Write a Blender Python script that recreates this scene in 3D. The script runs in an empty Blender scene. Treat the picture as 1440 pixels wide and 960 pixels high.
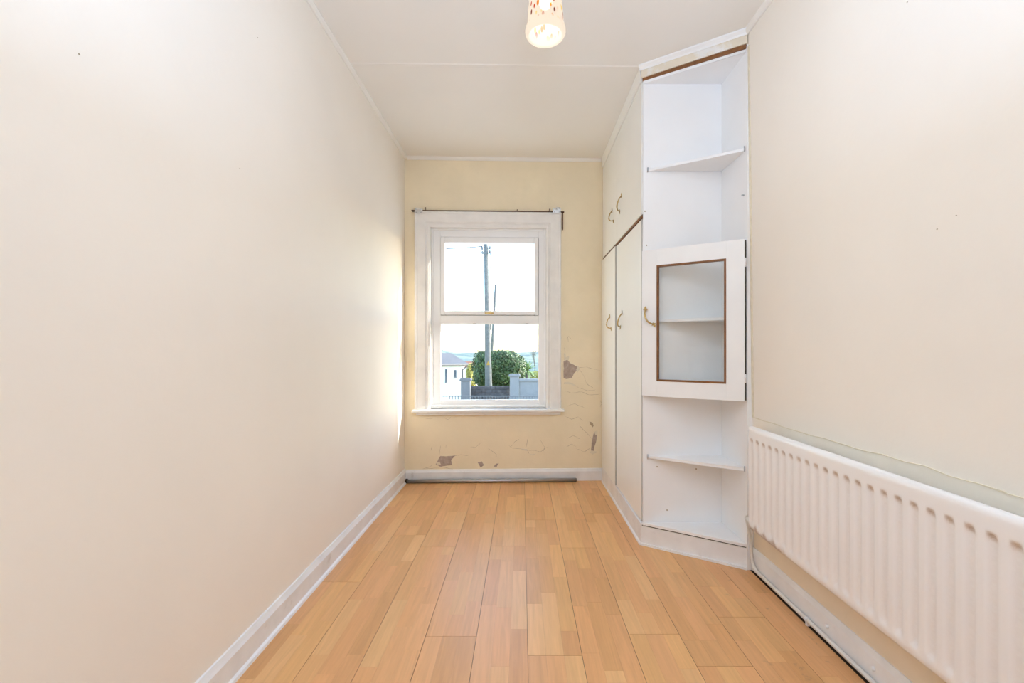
import bpy, bmesh, math, random
from mathutils import Vector, Matrix

random.seed(7)
SC = bpy.context.scene
COL = SC.collection
F, CX, CY, HC = 640.0, 734.0, 490.0, 1.10      # focal length in pixels, vanishing point, eye height
H = 2.685                                       # ceiling height
XL, XR, YB = -0.972, 1.136, -1.0                # left wall, right wall, wall behind the camera

# ------------------------------------------------------------------ camera, world, sun, exposure
cam_data = bpy.data.cameras.new('camera')
cam_data.sensor_width = 36.0
cam_data.lens = 36.0 * F / 1440.0
cam_data.shift_x = (720.0 - CX) / 1440.0
cam_data.shift_y = (CY - 480.0) / 1440.0
cam_data.clip_start = 0.02
cam_data.clip_end = 6000
cam = bpy.data.objects.new('camera', cam_data)
cam.location = (0, 0, HC)
cam.rotation_euler = (math.pi / 2, 0, 0)
COL.objects.link(cam)
SC.camera = cam

SUN_AZ, SUN_EL = math.radians(16.7), math.radians(24.0)   # azimuth measured from +X towards +Y
world = bpy.data.worlds.new('sky')
SC.world = world
world.use_nodes = True
wn = world.node_tree
wn.nodes.clear()
w_out = wn.nodes.new('ShaderNodeOutputWorld')
w_bg = wn.nodes.new('ShaderNodeBackground')
w_sky = wn.nodes.new('ShaderNodeTexSky')
w_sky.sky_type = 'NISHITA'
w_sky.sun_disc = False
w_sky.sun_elevation = SUN_EL
w_sky.sun_rotation = math.pi / 2 - SUN_AZ
w_sky.air_density = 1.0
w_sky.dust_density = 0.8
wn.links.new(w_sky.outputs['Color'], w_bg.inputs['Color'])
w_bg.inputs['Strength'].default_value = 0.70
wn.links.new(w_bg.outputs['Background'], w_out.inputs['Surface'])

sun_data = bpy.data.lights.new('sun', 'SUN')
sun_data.energy = 5.6
sun_data.angle = math.radians(0.6)
sun_data.color = (1.0, 0.97, 0.92)
sun = bpy.data.objects.new('sun', sun_data)
sd = Vector((math.cos(SUN_AZ) * math.cos(SUN_EL), math.sin(SUN_AZ) * math.cos(SUN_EL), math.sin(SUN_EL)))
sun.rotation_euler = sd.to_track_quat('Z', 'Y').to_euler()
sun.location = (8, 6, 8)
COL.objects.link(sun)

LAMP_POWER = 2.6                                  # light leaving the open mouth of the pendant shade
GLOW_POWER = 5.0                                  # light of its bulb, filtered by the glass
LAMP_COLOR = (0.88, 0.98, 1.15)

# added fill: an unseen soft light by the camera, turned up to the ceiling
fill = bpy.data.lights.new('bounce_fill', 'AREA')
fill.shape = 'DISK'
fill.size = 0.45
fill.energy = 22.0
fill.color = (0.67, 0.925, 1.35)
fill_o = bpy.data.objects.new('bounce_fill', fill)
fill_o.location = (0.08, 0.0, 1.64)
fill_o.rotation_euler = (math.radians(180), 0, 0)
COL.objects.link(fill_o)

SC.view_settings.view_transform = 'Standard'
SC.view_settings.look = 'None'
SC.view_settings.gamma = 1.0
SC.view_settings.use_curve_mapping = False
SC.view_settings.exposure = 0.75
SC.cycles.max_bounces = 14
SC.cycles.diffuse_bounces = 8
SC.cycles.transparent_max_bounces = 16
SC.cycles.sample_clamp_indirect = 6.0
SC.cycles.caustics_reflective = False
SC.cycles.caustics_refractive = False


# ------------------------------------------------------------------ picture to place
def at(px, py, Y):
    return Vector(((px - CX) / F * Y, Y, HC + (CY - py) / F * Y))


def yw(x):                                       # the window wall is not quite square to the room
    return 3.795 + 0.031 * x


def bw(px, py, p=0.0):                           # pixel -> (x, z) on the window wall, p in front of it
    k = (px - CX) / F
    Y = (3.795 - p) / (1 - 0.031 * k)
    return k * Y, HC + (CY - py) / F * Y


# ------------------------------------------------------------------ materials
def new_mat(name):
    m = bpy.data.materials.new(name)
    m.use_nodes = True
    nt = m.node_tree
    return m, nt, nt.nodes['Principled BSDF']


def paint(name, col, rough=0.5, var=0.04, scale=3.0, bump=0.05, bscale=60.0, spec=0.4, col2=None, mix_scale=2.0, mix_lo=0.5, mix_hi=0.75):
    """paint or plaster: base colour with faint unevenness and fine relief"""
    m, nt, b = new_mat(name)
    N, L = nt.nodes.new, nt.links.new
    geo = N('ShaderNodeNewGeometry')
    n1 = N('ShaderNodeTexNoise')
    n1.inputs['Scale'].default_value = scale
    n1.inputs['Detail'].default_value = 5
    L(geo.outputs['Position'], n1.inputs['Vector'])
    r = N('ShaderNodeMapRange')
    r.inputs['From Min'].default_value = 0.3
    r.inputs['From Max'].default_value = 0.7
    r.inputs['To Min'].default_value = 1 - var
    r.inputs['To Max'].default_value = 1 + var * 0.4
    L(n1.outputs['Fac'], r.inputs['Value'])
    mul = N('ShaderNodeMix')
    mul.data_type = 'RGBA'
    mul.blend_type = 'MULTIPLY'
    mul.inputs['Factor'].default_value = 1
    mul.inputs['A'].default_value = (*col, 1)
    L(r.outputs['Result'], mul.inputs['B'])
    out = mul.outputs['Result']
    if col2:
        n2 = N('ShaderNodeTexNoise')
        n2.inputs['Scale'].default_value = mix_scale
        n2.inputs['Detail'].default_value = 6
        n2.inputs['Roughness'].default_value = 0.6
        L(geo.outputs['Position'], n2.inputs['Vector'])
        r2 = N('ShaderNodeMapRange')
        r2.inputs['From Min'].default_value = mix_lo
        r2.inputs['From Max'].default_value = mix_hi
        L(n2.outputs['Fac'], r2.inputs['Value'])
        mx = N('ShaderNodeMix')
        mx.data_type = 'RGBA'
        L(r2.outputs['Result'], mx.inputs['Factor'])
        L(out, mx.inputs['A'])
        mx.inputs['B'].default_value = (*col2, 1)
        out = mx.outputs['Result']
    L(out, b.inputs['Base Color'])
    b.inputs['Roughness'].default_value = rough
    b.inputs['Specular IOR Level'].default_value = spec
    if bump:
        n3 = N('ShaderNodeTexNoise')
        n3.inputs['Scale'].default_value = bscale
        n3.inputs['Detail'].default_value = 4
        L(geo.outputs['Position'], n3.inputs['Vector'])
        bp = N('ShaderNodeBump')
        bp.inputs['Strength'].default_value = bump
        bp.inputs['Distance'].default_value = 0.01
        L(n3.outputs['Fac'], bp.inputs['Height'])
        L(bp.outputs['Normal'], b.inputs['Normal'])
    return m


def plain(name, col, rough=0.5, metal=0.0, spec=0.5):
    return paint(name, col, rough, var=0.06, scale=25.0, bump=0.0, spec=spec) if not metal else metal_mat(name, col, rough)


def metal_mat(name, col, rough):
    m, nt, b = new_mat(name)
    N, L = nt.nodes.new, nt.links.new
    t = N('ShaderNodeTexNoise')
    t.inputs['Scale'].default_value = 40
    r = N('ShaderNodeMapRange')
    r.inputs['To Min'].default_value = rough * 0.7
    r.inputs['To Max'].default_value = rough * 1.3
    L(t.outputs['Fac'], r.inputs['Value'])
    L(r.outputs['Result'], b.inputs['Roughness'])
    b.inputs['Base Color'].default_value = (*col, 1)
    b.inputs['Metallic'].default_value = 1.0
    return m


M = {}
M['cream'] = paint('cream_wall_paint', (0.894, 0.832, 0.744), 0.62, 0.03, 1.6, 0.05, 45, 0.16)
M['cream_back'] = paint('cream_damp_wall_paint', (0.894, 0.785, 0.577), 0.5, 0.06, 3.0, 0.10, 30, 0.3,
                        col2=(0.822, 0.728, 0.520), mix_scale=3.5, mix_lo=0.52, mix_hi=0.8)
M['ceiling'] = paint('ceiling_paint', (0.863, 0.832, 0.775), 0.6, 0.03, 1.3, 0.04, 35, 0.3)
M['white'] = paint('white_gloss_paint', (0.894, 0.894, 0.884), 0.38, 0.03, 6, 0.02, 25, 0.45)
M['white_worn'] = paint('worn_white_gloss_paint', (0.84, 0.84, 0.845), 0.40, 0.08, 9, 0.05, 40, 0.4,
                        col2=(0.60, 0.575, 0.55), mix_scale=14, mix_lo=0.64, mix_hi=0.86)
M['laminate'] = paint('white_faced_board', (0.894, 0.894, 0.894), 0.34, 0.02, 5, 0.0, 30, 0.45)
M['door_cream'] = paint('off_white_door_paint', (0.894, 0.884, 0.837), 0.30, 0.02, 4, 0.02, 25, 0.45)
M['fascia'] = paint('cream_fascia_paint', (0.78, 0.70, 0.56), 0.45, 0.05, 8, 0.05, 40, 0.35,
                    col2=(0.82, 0.80, 0.76), mix_scale=9, mix_lo=0.52, mix_hi=0.62)
M['upvc'] = paint('white_window_plastic', (0.900, 0.900, 0.900), 0.28, 0.02, 6, 0.0, 30, 0.5)
M['archi'] = paint('brushed_white_woodwork', (0.863, 0.848, 0.822), 0.42, 0.06, 10, 0.05, 50, 0.4)
M['brown'] = paint('bare_brown_wood', (0.25, 0.105, 0.035), 0.5, 0.25, 40, 0.05, 80, 0.35)
M['darkbrown'] = paint('dark_brown_wood', (0.13, 0.065, 0.035), 0.55, 0.3, 40, 0.05, 80, 0.3)
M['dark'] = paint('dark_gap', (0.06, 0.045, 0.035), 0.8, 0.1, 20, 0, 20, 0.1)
M['brass'] = metal_mat('aged_brass', (0.58, 0.42, 0.18), 0.32)
M['steel'] = metal_mat('dull_steel', (0.48, 0.49, 0.52), 0.38)
M['zinc'] = metal_mat('bright_zinc', (0.75, 0.77, 0.78), 0.3)
M['plaster'] = paint('bare_plaster', (0.46, 0.37, 0.31), 0.8, 0.2, 30, 0.25, 60, 0.15, col2=(0.55, 0.47, 0.42), mix_scale=25)
M['flake'] = paint('lifted_paint_flake', (0.80, 0.72, 0.56), 0.5, 0.08, 40, 0.1, 60, 0.3)
M['crack'] = paint('crack_line', (0.47, 0.38, 0.26), 0.9, 0.2, 40, 0, 20, 0.1)
M['sage'] = paint('old_pale_green_paint', (0.90, 0.845, 0.74), 0.5, 0.06, 6, 0.05, 40, 0.3)
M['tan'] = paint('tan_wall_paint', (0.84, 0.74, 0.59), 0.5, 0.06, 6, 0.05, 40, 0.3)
M['pipe'] = paint('painted_copper_pipe', (0.74, 0.71, 0.66), 0.35, 0.08, 20, 0.02, 40, 0.45)
M['subfloor'] = paint('chipboard_subfloor', (0.30, 0.18, 0.09), 0.8, 0.2, 30, 0.1, 60, 0.2)
M['edge'] = paint('grey_door_edge', (0.55, 0.53, 0.50), 0.5, 0.1, 10, 0.05, 40, 0.3)
M['cord'] = plain('white_flex', (0.75, 0.74, 0.70), 0.4)


def wood_strip_mat():
    m, nt, b = new_mat('beech_laminate')
    N, L = nt.nodes.new, nt.links.new
    oi = N('ShaderNodeObjectInfo')
    tc = N('ShaderNodeTexCoord')
    off = N('ShaderNodeVectorMath')
    off.operation = 'ADD'
    L(tc.outputs['Object'], off.inputs[0])
    rnd = N('ShaderNodeMath')
    rnd.operation = 'MULTIPLY'
    rnd.inputs[1].default_value = 53.0
    L(oi.outputs['Random'], rnd.inputs[0])
    L(rnd.outputs[0], off.inputs[1])
    mp = N('ShaderNodeMapping')
    mp.inputs['Scale'].default_value = (26, 1.6, 26)
    L(off.outputs[0], mp.inputs['Vector'])
    n1 = N('ShaderNodeTexNoise')
    n1.inputs['Scale'].default_value = 1.6
    n1.inputs['Detail'].default_value = 6
    n1.inputs['Distortion'].default_value = 1.2
    L(mp.outputs[0], n1.inputs['Vector'])
    mp2 = N('ShaderNodeMapping')
    mp2.inputs['Scale'].default_value = (160, 9, 160)
    L(off.outputs[0], mp2.inputs['Vector'])
    n2 = N('ShaderNodeTexNoise')
    n2.inputs['Scale'].default_value = 1.0
    n2.inputs['Detail'].default_value = 3
    L(mp2.outputs[0], n2.inputs['Vector'])
    add = N('ShaderNodeMath')
    add.operation = 'MULTIPLY_ADD'
    add.inputs[1].default_value = 0.35
    L(n2.outputs['Fac'], add.inputs[0])
    L(n1.outputs['Fac'], add.inputs[2])
    r = N('ShaderNodeMapRange')
    r.inputs['From Min'].default_value = 0.35
    r.inputs['From Max'].default_value = 0.95
    r.inputs['To Min'].default_value = 0.86
    r.inputs['To Max'].default_value = 1.07
    L(add.outputs[0], r.inputs['Value'])
    mul = N('ShaderNodeMix')
    mul.data_type = 'RGBA'
    mul.blend_type = 'MULTIPLY'
    mul.inputs['Factor'].default_value = 1
    L(oi.outputs['Color'], mul.inputs['A'])
    L(r.outputs['Result'], mul.inputs['B'])
    # grime that has gathered along the radiator side of the floor
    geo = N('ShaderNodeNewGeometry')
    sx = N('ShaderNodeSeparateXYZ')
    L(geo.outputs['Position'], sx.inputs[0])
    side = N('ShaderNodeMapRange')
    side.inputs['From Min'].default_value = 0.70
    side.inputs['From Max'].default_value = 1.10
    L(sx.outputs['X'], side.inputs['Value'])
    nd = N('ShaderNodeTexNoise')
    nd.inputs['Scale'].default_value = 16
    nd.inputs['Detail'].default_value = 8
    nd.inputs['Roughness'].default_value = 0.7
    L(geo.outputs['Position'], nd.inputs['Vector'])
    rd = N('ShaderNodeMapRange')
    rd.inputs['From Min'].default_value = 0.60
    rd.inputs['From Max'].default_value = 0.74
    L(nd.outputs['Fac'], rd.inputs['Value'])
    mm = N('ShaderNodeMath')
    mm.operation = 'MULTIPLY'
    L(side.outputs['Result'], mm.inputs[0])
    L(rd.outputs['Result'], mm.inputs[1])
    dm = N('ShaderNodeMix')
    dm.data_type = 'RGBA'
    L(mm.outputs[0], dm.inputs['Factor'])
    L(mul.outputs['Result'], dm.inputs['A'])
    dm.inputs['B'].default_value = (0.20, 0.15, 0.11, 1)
    L(dm.outputs['Result'], b.inputs['Base Color'])
    b.inputs['Roughness'].default_value = 0.33
    b.inputs['Specular IOR Level'].default_value = 0.40
    return m


M['beech'] = wood_strip_mat()


def glass_mat(name, tint=(0.97, 0.985, 0.98), refl=0.012):
    m = bpy.data.materials.new(name)
    m.use_nodes = True
    nt = m.node_tree
    nt.nodes.clear()
    N, L = nt.nodes.new, nt.links.new
    o = N('ShaderNodeOutputMaterial')
    t = N('ShaderNodeBsdfTransparent')
    t.inputs['Color'].default_value = (*tint, 1)
    g = N('ShaderNodeBsdfGlossy')
    g.inputs['Roughness'].default_value = 0.02
    lw = N('ShaderNodeLayerWeight')              # reflectance grows towards grazing angles, alike on both faces
    lw.inputs['Blend'].default_value = 0.5
    pw = N('ShaderNodeMath')
    pw.operation = 'POWER'
    pw.inputs[1].default_value = 5.0
    L(lw.outputs['Facing'], pw.inputs[0])
    fr = N('ShaderNodeMath')
    fr.operation = 'MULTIPLY_ADD'
    fr.inputs[1].default_value = 0.60
    fr.inputs[2].default_value = refl
    L(pw.outputs[0], fr.inputs[0])
    mx = N('ShaderNodeMixShader')
    L(fr.outputs[0], mx.inputs[0])
    L(t.outputs[0], mx.inputs[1])
    L(g.outputs[0], mx.inputs[2])
    L(mx.outputs[0], o.inputs['Surface'])
    return m


M['glass'] = glass_mat('window_glass')
M['cab_glass'] = glass_mat('cupboard_glass', (0.98, 0.985, 0.98))


# ------------------------------------------------------------------ mesh building
class MB:
    def __init__(self):
        self.bm = bmesh.new()

    def _bev(self, verts, bev, seg=1):
        if bev > 0:
            es = set()
            for v in verts:
                es.update(v.link_edges)
            bmesh.ops.bevel(self.bm, geom=list(es), offset=bev, segments=seg, affect='EDGES', profile=0.5)

    def box(self, x0, x1, y0, y1, z0, z1, bev=0.0, seg=1):
        vs = [self.bm.verts.new(p) for p in
              ((x0, y0, z0), (x1, y0, z0), (x1, y1, z0), (x0, y1, z0), (x0, y0, z1), (x1, y0, z1), (x1, y1, z1), (x0, y1, z1))]
        for f in ((0, 3, 2, 1), (4, 5, 6, 7), (0, 1, 5, 4), (1, 2, 6, 5), (2, 3, 7, 6), (3, 0, 4, 7)):
            self.bm.faces.new([vs[i] for i in f])
        self._bev(vs, bev, seg)
        return self

    def prism(self, base, ext, bev=0.0):
        """polygon of 3-D points pushed along ext"""
        e = Vector(ext)
        a = [self.bm.verts.new(Vector(p)) for p in base]
        b = [self.bm.verts.new(Vector(p) + e) for p in base]
        n = len(a)
        self.bm.faces.new(a)
        self.bm.faces.new(b[::-1])
        for i in range(n):
            self.bm.faces.new((a[i], b[i], b[(i + 1) % n], a[(i + 1) % n]))
        self._bev(a + b, bev)
        return self

    def rings(self, rings, cap=True, closed=True, smooth=True):
        vr = [[self.bm.verts.new(Vector(p)) for p in r] for r in rings]
        n = len(vr[0])
        for a, b in zip(vr, vr[1:]):
            for i in range(n if closed else n - 1):
                f = self.bm.faces.new((a[i], a[(i + 1) % n], b[(i + 1) % n], b[i]))
                f.smooth = smooth
        if cap and closed:
            self.bm.faces.new(vr[0][::-1])
            self.bm.faces.new(vr[-1])
        return self

    def tube(self, pts, r, n=10, cap=True):
        pts = [Vector(p) for p in pts]
        rs = r if isinstance(r, (list, tuple)) else [r] * len(pts)
        rings = []
        up = Vector((0.123, 0.345, 0.93)).normalized()
        for i, p in enumerate(pts):
            t = (pts[min(i + 1, len(pts) - 1)] - pts[max(i - 1, 0)]).normalized()
            a = t.cross(up)
            if a.length < 1e-3:
                a = t.cross(Vector((1, 0, 0)))
            a.normalize()
            b = t.cross(a)
            rings.append([p + (a * math.cos(2 * math.pi * k / n) + b * math.sin(2 * math.pi * k / n)) * rs[i] for k in range(n)])
        return self.rings(rings, cap)

    def lathe(self, prof, c, n=32, cap=False):
        c = Vector(c)
        return self.rings([[c + Vector((r * math.cos(2 * math.pi * k / n), r * math.sin(2 * math.pi * k / n), z)) for k in range(n)]
                           for r, z in prof], cap)

    def ball(self, c, r, seg=12, sc=(1, 1, 1)):
        m = Matrix.Translation(Vector(c)) @ Matrix.Diagonal((sc[0], sc[1], sc[2], 1))
        res = bmesh.ops.create_uvsphere(self.bm, u_segments=seg, v_segments=max(6, seg // 2), radius=r, matrix=m)
        for v in res['verts']:
            for f in v.link_faces:
                f.smooth = True
        return self


def wloc(o):
    p = Vector(o.location)
    while o.parent:
        o = o.parent
        p += o.location
    return p


def obj(name, mb, mat, parent=None, base=None):
    bm = mb.bm if isinstance(mb, MB) else mb
    bmesh.ops.recalc_face_normals(bm, faces=bm.faces)
    if base is None:
        xs = [v.co.x for v in bm.verts]
        ys = [v.co.y for v in bm.verts]
        zs = [v.co.z for v in bm.verts]
        base = Vector(((min(xs) + max(xs)) / 2, (min(ys) + max(ys)) / 2, min(zs)))
    bmesh.ops.translate(bm, verts=bm.verts, vec=-Vector(base))
    me = bpy.data.meshes.new(name)
    bm.to_mesh(me)
    bm.free()
    me.materials.append(M[mat] if isinstance(mat, str) else mat)
    o = bpy.data.objects.new(name, me)
    COL.objects.link(o)
    o.location = base
    if parent:
        o.parent = parent
        o.location = Vector(base) - wloc(parent)
    return o


def tag(o, label=None, cat=None, group=None, kind=None):
    for k, v in (('label', label), ('category', cat), ('group', group), ('kind', kind)):
        if v:
            o[k] = v
    return o


def empty(name, loc, label=None, cat=None, group=None, kind=None):
    o = bpy.data.objects.new(name, None)
    o.empty_display_size = 0.05
    COL.objects.link(o)
    o.location = loc
    return tag(o, label, cat, group, kind)


def struct(name, mb, mat, label, cat, parent=None):
    return tag(obj(name, mb, mat, parent), label, cat, kind='structure')


def copy_tree(o, loc=None, parent=None):
    c = o.copy()
    COL.objects.link(c)
    if parent:
        c.parent = parent
    if loc is not None:
        c.location = loc
    for ch in list(o.children):
        copy_tree(ch, None, c)
    return c


# ================================================================== THE ROOM
floor = struct('floor', MB().box(XL - 0.3, XR + 0.3, YB - 0.2, 4.0, -0.12, -0.009), 'subfloor',
               'beech effect strip laminate floor with worn edges running to the window wall', 'floor')
TONES = [(0.753, 0.419, 0.180), (0.720, 0.389, 0.164), (0.786, 0.454, 0.201), (0.737, 0.385, 0.167),
         (0.703, 0.370, 0.153), (0.771, 0.431, 0.177), (0.745, 0.397, 0.177)]
x = 0.021 - 0.195 * 6
col_i = 0
BL = 1.29
while x < XR + 0.05:
    x0, x1 = max(x, XL + 0.002), min(x + 0.195, 1.133)
    if x1 - x0 > 0.01:
        y = 0.62 - random.random() * BL
        starts = []
        while y < 3.79:
            starts.append((max(y, YB), min(y + BL, yw(x) - 0.006)))
            y += BL
        if starts[0][0] > YB:
            starts.insert(0, (YB, starts[0][0]))
        for (ya, yb) in starts:
            if yb - ya < 0.02:
                continue
            pl = obj('plank', MB().box(x0 + 0.0005, x1 - 0.0005, ya + 0.0005, yb - 0.0005, -0.009, -0.0012), 'beech', floor)
            pl.color = (*random.choice(TONES), 1) if yb < 1.2 else (0.22, 0.12, 0.06, 1)
            if yb < 1.2:
                continue
            for s in range(3):
                sx0, sx1 = x + 0.065 * s, x + 0.065 * (s + 1)
                sx0, sx1 = max(sx0, x0), min(sx1, x1)
                if sx1 - sx0 < 0.006:
                    continue
                a = sx0 + (0.0008 if s == 0 else 0.00015)
                b = sx1 - (0.0008 if s == 2 else 0.00015)
                yy = ya + 0.0006
                first = random.choice((0.14, 0.24, 0.33, 0.42))
                while yy < yb - 0.003:
                    ln = first if first else random.choice((0.30, 0.36, 0.42, 0.47))
                    first = None
                    ye = min(yy + ln, yb - 0.0006)
                    if yb - ye < 0.08:
                        ye = yb - 0.0006
                    if ye > 1.1:
                        st = obj('strip', MB().box(a, b, yy, ye - 0.0003, -0.0012, 0.0), 'beech', pl)
                        t = random.choice(TONES)
                        k = random.uniform(0.95, 1.04)
                        st.color = (t[0] * k, t[1] * k, t[2] * k, 1)
                    yy = ye
            if ya < 1.1:
                obj('board_face', MB().box(x0 + 0.0008, x1 - 0.0008, ya + 0.0006, max(ya + 0.01, 0.9), -0.0012, -0.0003), 'beech', pl).color = (*TONES[1], 1)
    x += 0.195

obj('expansion_gap_shade', MB().box(1.131, 1.160, YB, 2.30, -0.009, -0.004), 'dark', floor)  # gap at the plank edge, shade below the pipe painted as a dark strip
struct('ceiling', MB().box(XL - 0.3, XR + 0.3, YB - 0.2, 4.1, H, H + 0.15), 'ceiling', 'flat off-white painted ceiling over the whole room', 'ceiling')
wl = struct('wall_left', MB().box(XL - 0.15, XL, YB - 0.2, 4.1, 0, H), 'cream', 'long bare cream wall without openings, opposite the radiator', 'wall')


def xr(z):                                       # the radiator wall leans slightly outwards towards the floor
    return 1.155 - 0.030 * z / H


wr = struct('wall_right', MB().prism([(xr(0), YB - 0.2, 0), (xr(H), YB - 0.2, H), (XR + 0.15, YB - 0.2, H), (XR + 0.15, YB - 0.2, 0)], (0, 4.3 - YB, 0)), 'cream', 'cream wall that carries the long radiator', 'wall')
struct('wall_rear', MB().box(XL, XR, YB - 0.15, YB, 0, H), 'cream', 'cream wall facing the window wall', 'wall')

# window wall with its opening
WX0, WZ1 = bw(604, 318)[0], bw(604, 318)[1]
WX1 = bw(769, 318)[0]
WZ0 = 0.600
WALL_T = 0.095


def wall_block(mb, xa, xb, za, zb, p0=0.0, p1=-WALL_T, bev=0.0):
    """block on the window wall, from p0 (towards the room) to p1 (towards outside)"""
    base = [(xa, yw(xa) - p0, za), (xb, yw(xb) - p0, za), (xb, yw(xb) - p1, za), (xa, yw(xa) - p1, za)]
    return mb.prism(base, (0, 0, zb - za), bev)


m = MB()
wall_block(m, XL - 0.15, WX0, 0, H)
wall_block(m, WX1, XR + 0.15, 0, H)
wall_block(m, WX0, WX1, 0, WZ0)
wall_block(m, WX0, WX1, WZ1, H)
wb = struct('wall_back', m, 'cream_back', 'cream window wall with peeling paint and damp patches', 'wall')


def wall_patch(name, pts, mat, p=0.0015, jit=0.0015):
    """thin irregular piece on the window wall, outline given on the photograph"""
    fine = []
    n = len(pts)
    for i in range(n):
        a, b = pts[i], pts[(i + 1) % n]
        for k in range(3):
            t = k / 3
            fine.append((a[0] + (b[0] - a[0]) * t, a[1] + (b[1] - a[1]) * t))
    ring = []
    for (px, py) in fine:
        xx, zz = bw(px, py)
        ring.append((xx + random.uniform(-jit, jit), zz + random.uniform(-jit, jit)))
    mb = MB()
    mb.prism([(a, yw(a) - p, b) for a, b in ring], (0, p + 0.004, 0))
    return obj(name, mb, mat, wb)


def c2(*pts):                                    # coordinates of one enlarged crop of the wall under the window
    return [(540 + a / 4.3625, 470 + b / 4.3625) for a, b in pts]


def crack(pts, w=0.0022, p=0.0012, mat='crack'):
    mb = MB()
    q = []
    for i in range(len(pts) - 1):
        for k in range(4):
            t = k / 4
            q.append((pts[i][0] + (pts[i + 1][0] - pts[i][0]) * t + random.uniform(-.35, .35),
                      pts[i][1] + (pts[i + 1][1] - pts[i][1]) * t + random.uniform(-.35, .35)))
    q.append(pts[-1])
    L_, R_ = [], []
    for i, (px, py) in enumerate(q):
        a, b = q[max(i - 1, 0)], q[min(i + 1, len(q) - 1)]
        dx, dy = b[0] - a[0], b[1] - a[1]
        l = math.hypot(dx, dy) or 1
        xx, zz = bw(px, py)
        ww = w * random.uniform(0.25, 1.0) * (0.35 if i in (0, len(q) - 1) else 1)
        nx, nz = dy / l * ww / 2, dx / l * ww / 2
        L_.append((xx + nx, zz + nz))
        R_.append((xx - nx, zz - nz))
    rings = []
    for l, r in zip(L_, R_):
        rings.append([(l[0], yw(l[0]) - p, l[1]), (r[0], yw(r[0]) - p, r[1]), (r[0], yw(r[0]) + 0.002, r[1]), (l[0], yw(l[0]) + 0.002, l[1])])
    mb.rings(rings, True, True, False)
    return obj('crack', mb, mat, wb)


wall_patch('plaster_patch', c2((1102, 165), (1125, 155), (1142, 176), (1182, 195), (1188, 215), (1165, 240), (1152, 265), (1120, 274), (1102, 268)), 'plaster')
wall_patch('plaster_patch', c2((318, 795), (345, 745), (378, 748), (437, 742), (412, 770), (418, 800), (372, 806), (345, 812)), 'plaster')
wall_patch('plaster_patch', c2((1260, 535), (1278, 540), (1287, 558), (1280, 570), (1266, 553)), 'crack')
wall_patch('plaster_patch', c2((1290, 598), (1308, 603), (1302, 658), (1290, 690), (1288, 716), (1268, 722), (1270, 695), (1276, 650)), 'plaster')
wall_patch('plaster_patch', c2((575, 785), (600, 778), (614, 800), (592, 816)), 'plaster', 0.001)
wall_patch('plaster_patch', c2((672, 808), (690, 793), (706, 790), (690, 812)), 'plaster', 0.001)
wall_patch('paint_flake', c2((1104, 115), (1114, 120), (1118, 140), (1135, 130), (1133, 160), (1122, 156), (1104, 165)), 'flake', 0.006)
wall_patch('paint_flake', c2((1262, 724), (1300, 712), (1304, 724), (1278, 735)), 'flake', 0.006)
wall_patch('paint_flake', c2((1290, 596), (1308, 590), (1310, 612), (1298, 620)), 'flake', 0.005)
wall_patch('paint_flake', c2((1104, 296), (1130, 292), (1158, 300), (1150, 306), (1106, 303)), 'flake', 0.005)
wall_patch('paint_flake', c2((318, 788), (340, 780), (348, 797), (326, 800)), 'flake', 0.004)
for cr in (((340, 755), (343, 710), (348, 680)), ((762, 680), (790, 698), (842, 700), (880, 710), (890, 732)),
           ((880, 710), (930, 712), (960, 722), (1002, 690)), ((780, 690), (800, 660), (830, 640)), ((530, 690), (562, 692), (600, 660)),
           ((1105, 302), (1130, 294), (1164, 312)), ((1150, 300), (1200, 330), (1250, 345), (1300, 340)), ((1190, 205), (1240, 200), (1330, 222)),
           ((1120, 690), (1150, 672), (1180, 690)), ((290, 700), (297, 680), (288, 712)), ((378, 700), (384, 675)), ((1120, 30), (1132, 10), (1150, 30)),
           ((1128, 15), (1130, 45)), ((235, 826), (290, 822), (360, 812), (430, 828)), ((1328, 400), (1334, 425), (1326, 445)),
           ((1120, 440), (1170, 425), (1230, 450)), ((250, 512), (285, 518), (300, 512)), ((370, 512), (395, 522), (410, 505))):
    crack(c2(*cr))
for pl_ in (((1104, 205), (1096, 180), (1100, 232)), ((1190, 190), (1200, 215), (1184, 238), (1180, 214)), ((1300, 716), (1268, 712), (1262, 726), (1290, 728)),
            ((840, 700), (880, 704), (878, 716), (846, 708)), ((890, 730), (915, 735), (940, 726), (912, 742)), ((1150, 300), (1170, 308), (1168, 318), (1152, 310))):
    wall_patch('paint_flake', c2(*pl_), 'flake', 0.004)
for cr in (((1196, 215), (1230, 260), (1240, 300), (1290, 330)), ((1108, 345), (1150, 360), (1210, 352), (1260, 372), (1325, 366)), ((1120, 640), (1160, 620), (1200, 640)),
           ((640, 700), (690, 735), (686, 756)), ((880, 640), (870, 700)), ((960, 650), (985, 690), (975, 720)), ((1180, 700), (1230, 720), (1262, 700)),
           ((1105, 80), (1112, 110), (1108, 150)), ((430, 745), (470, 738), (520, 742)), ((300, 800), (270, 815), (235, 826)), ((1200, 560), (1240, 600), (1275, 640)),
           ((1110, 500), (1150, 520), (1190, 505), (1220, 530))):
    crack(c2(*cr), 0.0026)
crack([(568, 250), (569, 400), (568.6, 540), (568.3, 650)], 0.006)

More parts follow.
